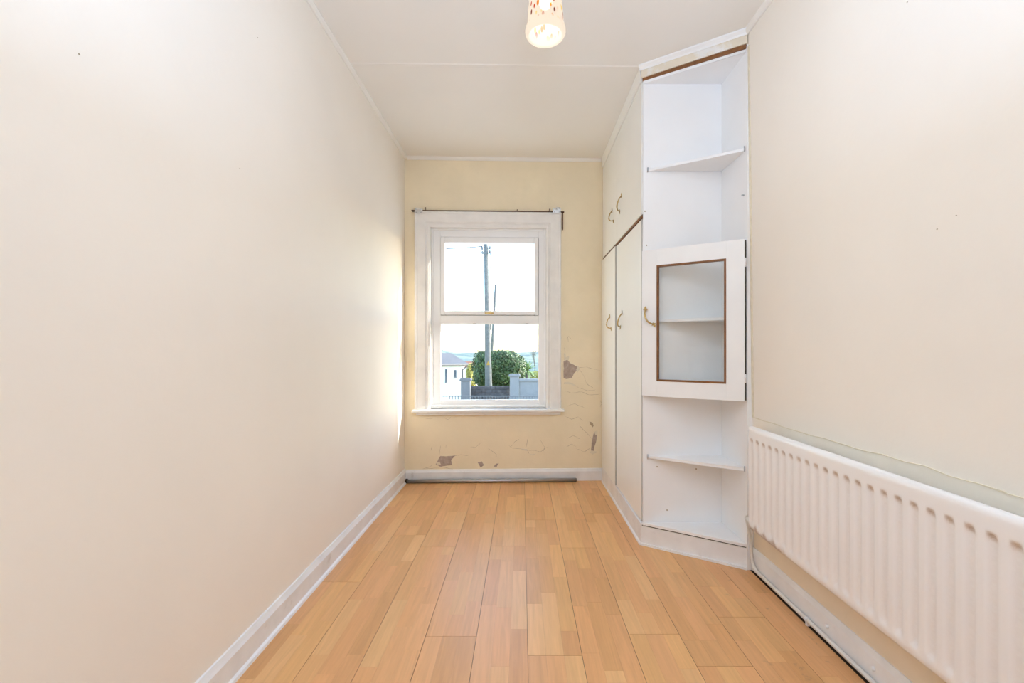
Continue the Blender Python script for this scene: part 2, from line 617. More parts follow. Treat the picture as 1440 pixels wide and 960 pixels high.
# ceiling trims, seam, skirtings
struct('trim_1', MB().prism([(XL, YB, H), (XL, YB, H - 0.022), (XL + 0.008, YB, H - 0.022), (XL + 0.022, YB, H - 0.008), (XL + 0.022, YB, H)],
                            (0, 3.76 - YB, 0)), 'ceiling', 'narrow white ceiling bead along the long bare wall', 'trim')
struct('trim_2', MB().prism([(xr(H), YB, H), (xr(H), YB, H - 0.026), (xr(H) - 0.008, YB, H - 0.026), (xr(H) - 0.020, YB, H - 0.010), (xr(H) - 0.020, YB, H)],
                            (0, 2.262 - YB, 0)), 'ceiling', 'narrow white ceiling bead above the radiator wall', 'trim')
m = MB()
xe = 0.668
m.prism([(XL + 0.022, yw(XL), H), (XL + 0.022, yw(XL), H - 0.024), (XL + 0.022, yw(XL) - 0.010, H - 0.024), (XL + 0.022, yw(XL) - 0.022, H - 0.008),
         (XL + 0.022, yw(XL) - 0.022, H)], (xe - XL - 0.022, yw(xe) - yw(XL), 0))
struct('trim_3', m, 'ceiling', 'narrow white ceiling bead above the window wall', 'trim')
sa, sb = at(492, 90.5, 1), at(897, 95.5, 1)
ya, yb_ = 1.583 * F / (CY - 90.5), 1.583 * F / (CY - 95.5)
m = MB().prism([(XL + 0.02, ya - 0.016, H), (XL + 0.02, ya - 0.010, H - 0.003), (XL + 0.02, ya + 0.010, H - 0.003), (XL + 0.02, ya + 0.016, H)],
               (0.662 - XL - 0.02, yb_ - ya, 0))
struct('trim_4', m, 'ceiling', 'thin cover strip over the joint across the ceiling', 'trim')


def skirt_prof(h, t):
    return [(0, 0), (t, 0), (t, h - 0.022), (t * 0.72, h - 0.012), (t * 0.45, h), (0, h)]


m = MB()
m.prism([(XL + a, YB, b) for a, b in skirt_prof(0.108, 0.018)], (0, yw(XL) - YB, 0))
m.prism([(XL + 0.018, YB, 0), (XL + 0.029, YB, 0), (XL + 0.026, YB, 0.010), (XL + 0.018, YB, 0.016)], (0, yw(XL) - 0.02 - YB, 0))
struct('baseboard_left', m, 'white_worn', 'white skirting board along the long bare wall', 'skirting board')
m = MB()
m.prism([(XL + 0.018, yw(XL) - a, b) for a, b in skirt_prof(0.100, 0.018)], (xe - XL - 0.018, yw(xe) - yw(XL), 0))
struct('baseboard_back', m, 'white_worn', 'scuffed white skirting board below the window', 'skirting board')
m = MB()
m.prism([(xr(0) - a, YB, b + 0.004) for a, b in skirt_prof(0.112, 0.014)], (0, 2.268 - YB, 0))
bbr = struct('baseboard_right', m, 'white_worn', 'tall scuffed white skirting board under the radiator', 'skirting board')
for (px, py) in ((1164, 880), (1229, 940)):
    Y = (xr(0) - 0.014) * F / (px - CX)
    p = at(px, py, Y)
    obj('screw_plug', MB().tube([(xr(0) - 0.012, Y, p.z), (xr(0) - 0.024, Y, p.z)], [0.008, 0.006], 8), 'white_worn', bbr)

# old paint band behind the radiator and tan strip below it
m = MB()
pts = []
n = 26
for i in range(n + 1):
    Y = 2.24 - (2.24 - 0.35) * i / n
    zt = 0.758 + random.uniform(-0.003, 0.003) + (0.006 if i in (11, 12, 13) else 0)
    pts.append((xr(zt) - 0.0015, Y, zt))
m.prism(pts + [(xr(0.3) - 0.0015, 0.35, 0.30), (xr(0.3) - 0.0015, 2.24, 0.30)], (0.003, 0, 0))
obj('old_paint_band', m, 'sage', wr)
m = MB()
for i in range(n - 1):
    a, b = pts[i], pts[i + 1]
    w = random.uniform(0.001, 0.0035)
    m.prism([(a[0] - 0.0015, a[1], a[2] - 0.001), (b[0] - 0.0015, b[1], b[2] - 0.001), (b[0] - 0.0015, b[1], b[2] + w), (a[0] - 0.0015, a[1], a[2] + w * 0.7)], (0.004, 0, 0))
o = obj('paint_edge', m, 'flake', wr)
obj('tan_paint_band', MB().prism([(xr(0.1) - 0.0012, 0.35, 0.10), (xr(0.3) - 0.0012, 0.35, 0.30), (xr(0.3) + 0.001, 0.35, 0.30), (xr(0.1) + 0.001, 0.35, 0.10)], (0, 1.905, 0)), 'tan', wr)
obj('filler_seam', MB().prism([(xr(0.76) - 0.005, 2.248, 0.76), (xr(2.6) - 0.005, 2.248, 2.60), (xr(2.6) + 0.003, 2.248, 2.60), (xr(0.76) + 0.003, 2.248, 0.76)], (0, 0.018, 0)), M['flake'], wr)

# small marks on the walls: nail holes and a hook
for (px, py) in ((362, 53), (111, 76), (337, 237)):
    Y = XL * F / (px - CX)
    p = at(px, py, Y)
    obj('nail_hole', MB().tube([(XL - 0.002, Y, p.z), (XL + 0.0012, Y, p.z)], 0.0018, 8), 'crack', wl)
for (px, py) in ((1276, 3), (1318, 322), (1345, 303)):
    Y = xr(HC + (CY - py) / (px - CX) * XR) * F / (px - CX)
    p = at(px, py, Y)
    obj('nail_hole', MB().tube([(xr(p.z) + 0.002, Y, p.z), (xr(p.z) - 0.0012, Y, p.z)], 0.0018, 8), 'crack', wr)

# ================================================================== WINDOW
win = empty('window_1', (0.5 * (WX0 + WX1), yw(-0.28), WZ0), 'white framed window with tall lower pane and smaller opening sash above', 'window', kind='structure')
AW = 0.118
prof = [(0.0, 0.0), (0.0, 0.014), (0.006, 0.018), (0.016, 0.018), (0.019, 0.012), (0.026, 0.015), (0.032, 0.021), (0.092, 0.025), (0.098, 0.028),
        (0.112, 0.028), (AW, 0.024), (AW, 0.0)]


def archi_pts(seg):
    r = []
    for w, p in prof:
        xl, xr, zt = WX0 - w, WX1 + w, WZ1 + w
        P = {'bl': (xl, yw(xl) - p, WZ0 - 0.004), 'tl': (xl, yw(xl) - p, zt), 'tr': (xr, yw(xr) - p, zt), 'br': (xr, yw(xr) - p, WZ0 - 0.004)}
        r.append((P[seg[0]], P[seg[1]]))
    return [[a for a, b in r], [b for a, b in r]]


for seg in (('bl', 'tl'), ('tl', 'tr'), ('tr', 'br')):
    a = MB().rings(archi_pts(seg), True, True, False)
    obj('architrave', a, 'archi', win)
# lining of the reveal
m = MB()
wall_block(m, WX0 - 0.004, WX0 + 0.006, WZ0, WZ1, 0.012, -0.07)
wall_block(m, WX1 - 0.006, WX1 + 0.004, WZ0, WZ1, 0.012, -0.07)
wall_block(m, WX0, WX1, WZ1 - 0.006, WZ1 + 0.004, 0.012, -0.07)
obj('reveal_lining', m, 'archi', win)
FP = -0.055                                       # front of the plastic frame, outside the wall face
# stool (inner sill) and apron
m = MB()
wall_block(m, bw(581, 578)[0], bw(793, 578)[0], 0.578, 0.600, 0.060, -0.07, 0.004)
wall_block(m, WX0 + 0.004, WX1 - 0.004, 0.600, 0.626, FP + 0.034, FP - 0.004, 0.004)
obj('sill', m, 'white', win)
m = MB()
wall_block(m, bw(586, 580)[0], bw(788, 580)[0], 0.552, 0.578, 0.030, 0.0, 0.003)
obj('apron', m, 'archi', win)
# plastic frame


def fx(px, p=FP):
    return bw(px, 450, p)[0]


def fz(py, p=FP):
    return bw(690, py, p)[1]


GX0, GX1 = fx(619.5), fx(757.5)
SZ0, SZ1 = fz(443.5), fz(333.5)                   # upper sash outer
TZ0 = fz(455)                                    # underside of the transom
GZ0 = fz(562.5)                                  # bottom of the lower pane


def ring_block(mb, xa, xb, za, zb, xi0, xi1, zi0, zi1, p0, p1, bev=0.003):
    wall_block(mb, xa, xi0, za, zb, p0, p1, bev)
    wall_block(mb, xi1, xb, za, zb, p0, p1, bev)
    wall_block(mb, xi0, xi1, za, zi0, p0, p1, bev)
    wall_block(mb, xi0, xi1, zi1, zb, p0, p1, bev)
    return mb


m = MB()
ring_block(m, WX0, WX1, WZ0 - 0.01, WZ1, GX0, GX1, GZ0, SZ1, FP, FP - 0.042)
# inner step of the frame
ring_block(m, WX0 + 0.004, WX1 - 0.004, WZ0 + 0.002, WZ1 - 0.004, WX0 + 0.022, WX1 - 0.022, WZ0 + 0.016, WZ1 - 0.020, FP + 0.010, FP)
obj('window_frame', m, 'upvc', win)
m = MB()
wall_block(m, GX0, GX1, TZ0, SZ0, FP, FP - 0.042, 0.003)
obj('transom', m, 'upvc', win)
m = MB()
e = 0.004
ring_block(m, GX0 + e, GX1 - e, SZ0 + e, SZ1 - e, fx(626), fx(751.5), fz(437), fz(342), FP + 0.016, FP - 0.036, 0.004)
sash = obj('sash', m, 'upvc', win)
m = MB()
ring_block(m, GX0 - 0.003, GX1 + 0.003, SZ0 - 0.003, SZ1 + 0.003, GX0 + 0.012, GX1 - 0.012, SZ0 + 0.012, SZ1 - 0.012, FP - 0.0362, FP - 0.041, 0.0)
obj('gasket', m, 'dark', win)
hx, hz = bw(688.5, 440.5, FP)
m = MB()
wall_block(m, hx - 0.040, hx + 0.034, hz - 0.006, hz + 0.007, FP + 0.022, FP + 0.014, 0.002)
wall_block(m, hx - 0.010, hx + 0.016, hz - 0.004, hz + 0.014, FP + 0.036, FP + 0.020, 0.003)
tag(obj('sash_handle', m, 'brass', sash), 'small tarnished brass window catch')
m = MB()
wall_block(m, fx(626) - 0.006, fx(751.5) + 0.006, fz(437) - 0.006, fz(342) + 0.006, FP - 0.020, FP - 0.024)
obj('pane', m, 'glass', win)
m = MB()
wall_block(m, GX0 - 0.006, GX1 + 0.006, GZ0 - 0.006, TZ0 + 0.006, FP - 0.020, FP - 0.024)
obj('pane', m, 'glass', win)
m = MB()
ring_block(m, GX0, GX1, GZ0, TZ0, GX0 + 0.004, GX1 - 0.004, GZ0 + 0.004, TZ0 - 0.004, FP - 0.004, FP - 0.018, 0.0)
obj('glazing_bead', m, 'upvc', win)
m = MB()
for (a, b) in ((667, 455.2), (741, 455.2)):
    xx, zz = bw(a, b, FP)
    wall_block(m, xx - 0.012, xx + 0.012, zz - 0.004, zz + 0.001, FP + 0.004, FP - 0.004)
obj('drain_cover', m, 'dark', win)
m = MB()
wall_block(m, WX0 - 0.05, WX1 + 0.05, WZ0 - 0.10, WZ0 + 0.012, FP - 0.043, -0.22, 0.004)
obj('outer_sill', m, 'upvc', win)

# thin dark batten edge over the architrave, with nails
xa, xb = bw(579.5, 294)[0], bw(793, 294.5)[0]
zt = WZ1 + AW
m = MB()
wall_block(m, xa, xb, zt + 0.0005, zt + 0.009, 0.026, 0.0, 0.001)
t5 = struct('trim_5', m, 'darkbrown', 'thin bare brown batten along the top of the window surround', 'trim')
m = MB()
wall_block(m, bw(790.2, 300)[0], bw(791.6, 300)[0], zt - 0.14, zt - 0.002, 0.020, 0.0)
obj('batten_return', m, 'darkbrown', t5)
for (px, dz) in ((599.3, 0.022), (670, -0.005), (727, 0.011), (733, -0.004), (772, 0.018)):
    xx = bw(px, 294)[0]
    obj('nail', MB().tube([(xx, yw(xx) - 0.020, zt + 0.006), (xx + 0.003, yw(xx) - 0.036, zt + 0.006 + dz)], [0.0022, 0.0032], 6), 'darkbrown', t5)


def curtain_bracket(px, py, flip, label):
    xx, zz = bw(px, py)
    t = empty('curtain_bracket', (xx, yw(xx) - 0.034, zz - 0.03), label, 'bracket', 'curtain brackets on the window surround')
    yp = yw(xx) - 0.034
    obj('back_plate', MB().prism([(xx - 0.034, yp - 0.0005, zz - 0.022), (xx + 0.030, yp - 0.0005, zz - 0.022), (xx + 0.034, yp - 0.0005, zz + 0.014),
                                  (xx - 0.030, yp - 0.0005, zz + 0.018)], (0, -0.004, 0), 0.001), 'zinc', t)
    a = []
    for k in range(9):
        th = math.pi * (1.25 * k / 8)
        a.append((xx - flip * 0.004 + flip * 0.018 * math.cos(th), yp - 0.020 - 0.016 * math.sin(th), zz + 0.010 + 0.004 * k / 8))
    obj('hook', MB().tube([(xx, yp - 0.003, zz + 0.004)] + a, 0.0042, 8), 'zinc', t)
    obj('cup', MB().lathe([(0.004, -0.004), (0.012, -0.003), (0.013, 0.004), (0.009, 0.007), (0.003, 0.007)], (xx + flip * 0.012, yp - 0.012, zz + 0.006), 14, True), 'zinc', t)
    for s in (-1, 1):
        obj('screw', MB().tube([(xx + s * 0.020, yp - 0.0045, zz - 0.013), (xx + s * 0.020, yp - 0.008, zz - 0.013)], [0.005, 0.003], 8), 'steel', t)
    return t


curtain_bracket(590, 298, 1, 'small zinc curtain bracket on the window surround corner beside the bare wall')
curtain_bracket(782.5, 297.5, -1, 'small zinc curtain bracket on the window surround corner nearest the wardrobe')

# metal pole on the floor
xa, xb = -0.945, bw(809, 674)[0]
yp = lambda v: yw(v) - 0.048
pole = empty('metal_pole', ((xa + xb) / 2, yp(-0.25), 0), 'grey metal pole lying on the floor against the skirting below the window', 'pole')
obj('tube', MB().tube([(xa, yp(xa), 0.0165), (xb, yp(xb), 0.0165)], 0.0160, 16), 'steel', pole)
obj('end_cap', MB().tube([(xa - 0.006, yp(xa), 0.0185), (xa + 0.012, yp(xa), 0.0185)], 0.0185, 16), 'dark', pole)
obj('inner_tube', MB().tube([(xb - 0.01, yp(xb), 0.0165), (xb + 0.003, yp(xb), 0.0165)], 0.0130, 16), 'dark', pole)

# ================================================================== BUILT-IN WARDROBE
WXF = 0.676                                       # plane of the doors
DW = 2.560                                        # near end of the wardrobe
ward = empty('built_in_wardrobe', (0.9, 3.2, 0), 'tall white built-in wardrobe with four flush doors beside the window wall', 'wardrobe')
Yend = lambda X: yw(X) - 0.003
m = MB()
m.box(WXF + 0.022, XR - 0.02, DW + 0.02, 3.80, 0.10, 0.12)
m.box(WXF + 0.03, XR - 0.02, 3.78, 3.80, 0.12, H - 0.01)
m.box(WXF + 0.022, XR - 0.02, DW + 0.02, 3.80, 1.835, 1.850)
obj('carcass', m, 'white', ward)
obj('side_panel', MB().box(WXF + 0.008, XR - 0.013, DW + 0.001, DW + 0.016, 0.0, H - 0.001), 'laminate', ward)
YM = WXF * F / (867 - CX)


def door_handle(parent, p, u, w, n, s=1.0):
    """swan-neck brass pull: p top end on the door, u along the door, w down, n out of the door"""
    p, u, w, n = Vector(p), Vector(u), Vector(w), Vector(n)
    pts = []
    for k in range(13):
        t = k / 12 * math.pi / 2
        q = p + u * (0.046 * s * (1 - math.cos(t))) + w * (0.078 * s * math.sin(t)) + n * (0.004 + 0.024 * math.sin(2 * t) ** 0.7)
        pts.append(q)
    rs = [0.0034 + 0.0016 * math.sin(math.pi * k / 12) for k in range(13)]
    mb = MB().tube(pts, rs, 8)
    h = obj('handle', mb, 'brass', parent)
    # leaf shaped rosettes: four lobes and a tip
    for q, d in ((p, -w), (p + u * 0.046 * s + w * 0.078 * s, (u * 0.5 + w).normalized())):
        for ang, ln in ((0, 0.022), (75, 0.014), (-75, 0.014), (180, 0.010)):
            a = math.radians(ang)
            side = n.cross(d).normalized()
            dd = d * math.cos(a) + side * math.sin(a)
            ss = n.cross(dd).normalized()
            c = q + n * 0.0008
            mb2 = [c, c + dd * ln * 0.45 + ss * ln * 0.30, c + dd * ln, c + dd * ln * 0.45 - ss * ln * 0.30]
            bmx = MB().prism(mb2, n * 0.0035)
            obj('leaf', bmx, 'brass', h)
    return h


doors = []
for (y0, y1, z0, z1, mat, hp, udir) in (
        (DW + 0.020, YM - 0.0025, 0.122, 1.832, 'door_cream', (875, 441), 1),
        (YM + 0.0025, yw(WXF) - 0.006, 0.1215, 1.832, 'door_cream', (859.8, 446), -1),
        (DW + 0.020, YM - 0.0008, 1.858, 2.606, 'door_cream', (874, 276), 1),
        (YM + 0.0008, yw(WXF) - 0.006, 1.858, 2.606, 'door_cream', (861, 297), -1)):
    pr_ = 0.011 if z0 == 0.1215 else 0.0          # the far lower door stands slightly proud of its neighbour
    d = obj('door', MB().box(WXF - pr_, WXF + 0.018 - pr_, y0, y1, z0, z1, 0.002), mat, ward)
    if z0 < 1:
        obj('door_edge', MB().box(WXF - pr_ + 0.0015, WXF + 0.016 - pr_, y0 - 0.0006, y0 + 0.001, z0 + 0.002, z1 - 0.002), 'edge', d)
    Yh = WXF * F / (hp[0] - CX)
    q = at(hp[0], hp[1], Yh)
    door_handle(d, (WXF - pr_, Yh, q.z), (0, udir, 0), (0, 0, -1), (-1, 0, 0), 1.08)
    doors.append(d)
obj('door_gap', MB().box(WXF + 0.012, WXF + 0.022, YM - 0.006, YM + 0.006, 0.122, 1.832), 'dark', ward)
obj('middle_rail', MB().box(WXF + 0.004, WXF + 0.022, DW + 0.004, yw(WXF) - 0.004, 1.832, 1.858), 'darkbrown', ward)
obj('rail_lip', MB().box(WXF - 0.004, WXF + 0.006, DW + 0.006, YM, 1.838, 1.850, 0.001), 'brown', ward)
obj('stile', MB().box(WXF + 0.007, WXF + 0.022, DW + 0.0005, DW + 0.0185, 0.118, 2.606, 0.001), 'white', ward)
m = MB()
m.box(WXF - 0.009, WXF + 0.012, DW + 0.0005, yw(WXF) - 0.02, 0.0, 0.118, 0.002)
m.prism([(WXF - 0.009, DW + 0.001, 0), (WXF - 0.018, DW + 0.001, 0), (WXF - 0.016, DW + 0.001, 0.009), (WXF - 0.009, DW + 0.001, 0.014)], (0, 3.77 - DW, 0))
obj('plinth', m, 'white_worn', ward)
m = MB()
m.prism([(WXF - 0.014, DW + 0.004, H - 0.001), (WXF - 0.014, DW + 0.004, H - 0.022), (WXF - 0.006, DW + 0.004, H - 0.050), (WXF - 0.006, DW + 0.004, 2.608),
         (WXF + 0.016, DW + 0.004, 2.608), (WXF + 0.016, DW + 0.004, H - 0.001)], (0, yw(WXF) - 0.024 - DW - 0.004, 0))
obj('cornice', m, 'door_cream', ward)

# ================================================================== CORNER SHELF UNIT
P0 = Vector((WXF, DW, 0))
P1 = Vector((1.120, 2.270, 0))
FD = (P1 - P0)
FL = FD.length
FU = FD.normalized()                             # along the face
FN = Vector((FU.y, -FU.x, 0))                    # out of the face, into the room
if FN.y > 0:
    FN = -FN


def fp(t, n=0.0, z=0.0):
    q = P0 + FD * t + FN * n
    return Vector((q.x, q.y, z))


unit = empty('corner_shelf_unit', (1.0, 2.45, 0), 'white open corner shelf unit with slanted front between wardrobe and radiator', 'shelf unit')
XI = 1.120
obj('back_panel', MB().box(WXF + 0.004, XI, DW - 0.008, DW - 0.0005, 0.10, 2.60), 'laminate', unit)
obj('wall_panel', MB().prism([(XI, 2.262, 0), (XI, 2.262, 2.612), (xr(2.612) - 0.0005, 2.262, 2.612), (xr(0) - 0.0005, 2.262, 0)], (0, DW - 0.0005 - 2.262, 0)), 'laminate', unit)


def shelf(name, z0, z1, n0, mat='laminate', t0=0.02, t1=0.998, bev=0.002):
    a, b = fp(t0, n0), fp(t1, n0)
    yb2 = DW - 0.009
    base = [(a.x + 0.0, min(a.y, yb2 - 0.002), z0), (b.x, b.y, z0), (XI - 0.0005, b.y, z0), (XI - 0.0005, yb2, z0), (a.x + 0.004, yb2, z0)]
    if abs(b.x - (XI - 0.0005)) < 0.002:
        base.pop(1)
    mb = MB().prism(base, (0, 0, z1 - z0), bev)
    return obj(name, mb, mat, unit)


shelf('top_board', 2.583, 2.598, -0.006, 'laminate', 0.0, 1.0, 0.0)
s1 = shelf('shelf', 2.092, 2.107, -0.012, 'laminate', 0.055, 0.992)
shelf('shelf', 1.247, 1.262, -0.030, 'laminate', 0.10, 0.99)
shelf('shelf', 0.845, 0.861, -0.024, 'laminate', 0.09, 0.99)
s2 = shelf('shelf', 0.486, 0.502, -0.010, 'laminate', 0.055, 0.992)
shelf('base_board', 0.112, 0.128, 0.006, 'laminate', 0.0, 0.995)
m = MB()
for sh, zs in ((s1, 2.1), (s2, 0.494)):
    q = fp(0.05, -0.012, zs)
    mb = MB().tube([(q.x, DW - 0.009, zs - 0.012), (q.x, DW - 0.012, zs + 0.014)], 0.0035, 6)
    obj('shelf_pin', mb, 'steel', sh)
    q = fp(0.985, -0.012, zs)
    obj('shelf_pin', MB().tube([(XI - 0.003, q.y, zs - 0.01), (XI - 0.003, q.y, zs + 0.016)], 0.003, 6), 'steel', sh)
for (px, py) in ((924, 656), (979, 659), (938, 742 - 25), (907, 277 + 20), (909, 365 - 20)):
    q = at(px, py, DW - 0.008)
    obj('peg_hole', MB().tube([(q.x, DW - 0.006, q.z), (q.x, DW - 0.0095, q.z)], 0.004, 8), 'crack', unit)
q = at(1047, 274, 2.29)
obj('peg', MB().tube([(XI + 0.002, 2.295, q.z), (XI - 0.012, 2.295, q.z)], 0.004, 8), 'steel', unit)
# plinth
m = MB()
m.prism([fp(-0.012, 0.006, 0), fp(1.0, 0.0, 0), fp(1.0, -0.016, 0), fp(0.065, -0.016, 0)], (0, 0, 0.106))
m.prism([fp(-0.02, 0.016, 0), fp(1.005, 0.012, 0), fp(1.0, -0.002, 0), fp(0.01, 0.004, 0)], (0, 0, 0.012))
obj('plinth', m, 'white_worn', unit)
obj('plinth_gap', MB().prism([fp(0.0, 0.001, 0.106), fp(0.995, -0.002, 0.106), fp(0.995, -0.018, 0.106), fp(0.075, -0.018, 0.106)], (0, 0, 0.0065)), 'dark', unit)
obj('board_lipping', MB().prism([fp(0.0, 0.008, 0.1135), fp(0.995, 0.008, 0.1135), fp(0.995, 0.0055, 0.1135), fp(0.0, 0.0055, 0.1135)], (0, 0, 0.013)), 'white_worn', unit)
# fascia, cornice and bare brown edge
obj('bare_edge', MB().prism([fp(0.006, 0.004, 2.598), fp(0.997, 0.004, 2.598), fp(0.997, -0.02, 2.598), fp(0.08, -0.02, 2.598)], (0, 0, 0.020)), 'brown', unit)
obj('fascia', MB().prism([fp(-0.005, 0.010, 2.617), fp(1.008, 0.010, 2.617), fp(1.008, -0.008, 2.617), fp(0.045, -0.008, 2.617)], (0, 0, H - 2.617)), 'fascia', unit)
m = MB()
a0, a1 = fp(-0.02, 0.0), fp(1.008, 0.0)
pr = [(0.010, H - 0.0005), (0.030, H - 0.0005), (0.029, H - 0.008), (0.016, H - 0.018), (0.013, H - 0.026), (0.010, H - 0.026)]
m.rings([[Vector((a0.x, a0.y, z)) + FN * n_ for n_, z in pr], [Vector((a1.x, a1.y, z)) + FN * n_ for n_, z in pr]], True, True, False)
obj('cornice', m, 'white', unit)
# cupboard door
T0, T1, Z0, Z1 = 0.012, 0.990, 0.838, 1.644
O0, O1, OZ0, OZ1 = 0.166, 0.829, 0.922, 1.556
DTH = 0.020


def face_block(mb, ta, tb, za, zb, n0, n1, bev=0.0):
    return mb.prism([fp(ta, n0, za), fp(tb, n0, za), fp(tb, n1, za), fp(ta, n1, za)], (0, 0, zb - za), bev)


m = MB()
face_block(m, T0, O0, Z0, Z1, DTH + 0.002, 0.002, 0.0015)
face_block(m, O1, T1, Z0, Z1, DTH + 0.002, 0.002, 0.0015)
face_block(m, O0 - 0.001, O1 + 0.001, Z0, OZ0, DTH + 0.002, 0.002)
face_block(m, O0 - 0.001, O1 + 0.001, OZ1, Z1, DTH + 0.002, 0.002)
cd = obj('cupboard_door', m, 'white', unit)
m = MB()
bt, bz = 0.018, 0.0095
face_block(m, O0, O0 + bt, OZ0, OZ1, DTH + 0.0035, 0.004)
face_block(m, O1 - bt, O1, OZ0, OZ1, DTH + 0.0035, 0.004)
face_block(m, O0, O1, OZ0, OZ0 + bz, DTH + 0.0034, 0.004)
face_block(m, O0, O1, OZ1 - bz, OZ1, DTH + 0.0034, 0.004)
tag(obj('glazing_bead', m, 'brown', cd), 'bare brown wooden bead around the glass')
m = MB()
face_block(m, O0 + 0.004, O1 - 0.004, OZ0 + 0.003, OZ1 - 0.003, 0.010, 0.006)
obj('pane', m, 'cab_glass', cd)
q = at(909, 436, 2.53)
hp = fp(0.050, DTH + 0.002, q.z)
door_handle(cd, hp, FU, (0, 0, -1), FN, 1.0)
for zz in (HC + (CY - 369) / F * 2.26, HC + (CY - 532) / F * 2.26):
    m = MB()
    q = fp(0.994, DTH + 0.003, zz)
    m.tube([(q.x + 0.001, q.y, zz - 0.022), (q.x + 0.001, q.y, zz + 0.022)], 0.0042, 8)
    m.box(q.x - 0.001, q.x + 0.008, q.y, q.y + 0.014, zz - 0.02, zz + 0.02)
    obj('hinge', m, 'white_worn', cd)
obj('hinge_gap', MB().prism([fp(0.9915, 0.012, Z0 + 0.004), fp(0.997, 0.008, Z0 + 0.004), fp(0.997, 0.0, Z0 + 0.004), fp(0.9915, 0.002, Z0 + 0.004)], (0, 0, Z1 - Z0 - 0.008)), 'dark', unit)

# ================================================================== RADIATOR
RXF, RY0, RY1, RZ0, RZ1 = 1.048, 0.52, 2.112, 0.272, 0.742
rad = empty('panel_radiator', (1.07, (RY0 + RY1) / 2, RZ0), 'long white ribbed panel radiator with rust along its lower edge', 'radiator')


def rad_mat():
    m, nt, b = new_mat('white_radiator_enamel')
    N, L = nt.nodes.new, nt.links.new
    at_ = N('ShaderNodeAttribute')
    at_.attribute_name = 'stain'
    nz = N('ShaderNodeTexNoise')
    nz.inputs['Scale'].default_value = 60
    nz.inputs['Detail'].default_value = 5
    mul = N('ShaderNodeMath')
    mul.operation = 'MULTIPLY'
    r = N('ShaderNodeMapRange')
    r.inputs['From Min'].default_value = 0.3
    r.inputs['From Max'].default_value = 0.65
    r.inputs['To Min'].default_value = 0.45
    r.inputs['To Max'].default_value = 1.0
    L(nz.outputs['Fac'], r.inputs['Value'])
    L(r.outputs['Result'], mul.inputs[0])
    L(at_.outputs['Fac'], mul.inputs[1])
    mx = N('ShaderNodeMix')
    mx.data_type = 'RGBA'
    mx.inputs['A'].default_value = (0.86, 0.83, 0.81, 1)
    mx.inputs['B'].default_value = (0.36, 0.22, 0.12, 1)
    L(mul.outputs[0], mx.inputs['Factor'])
    L(mx.outputs['Result'], b.inputs['Base Color'])
    b.inputs['Roughness'].default_value = 0.33
    b.inputs['Specular IOR Level'].default_value = 0.5
    return m


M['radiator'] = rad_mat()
PITCH = 0.0506
nb = int(round((RY1 - RY0 - 0.03) / PITCH))
bm = bmesh.new()
st_layer = bm.verts.layers.float.new('stain')


def sstep(a, b, v):
    t = max(0.0, min(1.0, (v - a) / (b - a)))
    return t * t * (3 - 2 * t)


ys = [RY0, RY0 + 0.006, RY0 + 0.015]
for i in range(nb):
    for k in range(10):
        ys.append(RY0 + 0.015 + PITCH * (i + (k + 1) / 10))
ys += [RY1 - 0.006, RY1]
ys = sorted(set(round(v, 5) for v in ys))
zs = [RZ0, RZ0 + 0.004, RZ0 + 0.012] + [RZ0 + 0.020 + 0.006 * k for k in range(6)] + [RZ0 + 0.07 + 0.04 * k for k in range(9)]
zs = [z for z in zs if z < RZ1 - 0.085]
zs += [RZ1 - 0.080 + 0.005 * k for k in range(10)] + [RZ1 - 0.026, RZ1 - 0.018]
grid = []
for z in zs:
    row = []
    for y in ys:
        ph = ((y - RY0 - 0.015) / PITCH) % 1.0
        d = abs(ph - 0.5)
        inside = RY0 + 0.015 < y < RY1 - 0.02
        cut = (1 - sstep(0.10, 0.36, d)) if inside else 0.0
        env = sstep(RZ0 + 0.024, RZ0 + 0.050, z) * (1 - sstep(RZ1 - 0.066, RZ1 - 0.050, z + 0.010 * min(1, d / 0.3) ** 2))
        dep = 0.0065 * cut * env
        edge = 0.004 * (1 - sstep(0, 0.012, z - RZ0)) + 0.004 * (1 - sstep(0, 0.010, min(y - RY0, RY1 - y)))
        v = bm.verts.new((RXF + dep + edge, y, z))
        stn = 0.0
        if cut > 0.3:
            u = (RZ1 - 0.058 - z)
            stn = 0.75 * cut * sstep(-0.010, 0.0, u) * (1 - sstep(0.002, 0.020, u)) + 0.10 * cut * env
        far = sstep(RY1 - 0.34, RY1 - 0.20, y)
        stn += far * (1 - sstep(0.004, 0.028 + 0.014 * math.sin(y * 90), z - RZ0)) * (0.8 + 0.6 * (math.sin(y * 170) > 0))
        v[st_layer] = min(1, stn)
        row.append(v)
    grid.append(row)
for a, b in zip(grid, grid[1:]):
    for i in range(len(ys) - 1):
        f = bm.faces.new((a[i], a[i + 1], b[i + 1], b[i]))
        f.smooth = True
# rolled top and back
last = grid[-1]
allrows = list(grid)
for (dx, dz) in ((0.0015, -0.010), (0.005, -0.004), (0.011, -0.0008), (0.018, 0.0), (0.024, -0.003), (0.028, -0.012), (0.028, RZ0 - RZ1 + 0.004), (0.006, RZ0 - RZ1)):
    row = [bm.verts.new((RXF + dx, v.co.y, RZ1 + dz)) for v in last]
    for i in range(len(ys) - 1):
        f = bm.faces.new((last[i], last[i + 1], row[i + 1], row[i]))
        f.smooth = True
    last = row
    allrows.append(row)
for i in range(len(ys) - 1):
    bm.faces.new((last[i], last[i + 1], grid[0][i + 1], grid[0][i]))
bm.faces.new([r[0] for r in allrows])
bm.faces.new([r[-1] for r in allrows][::-1])
obj('front_panel', bm, 'radiator', rad)
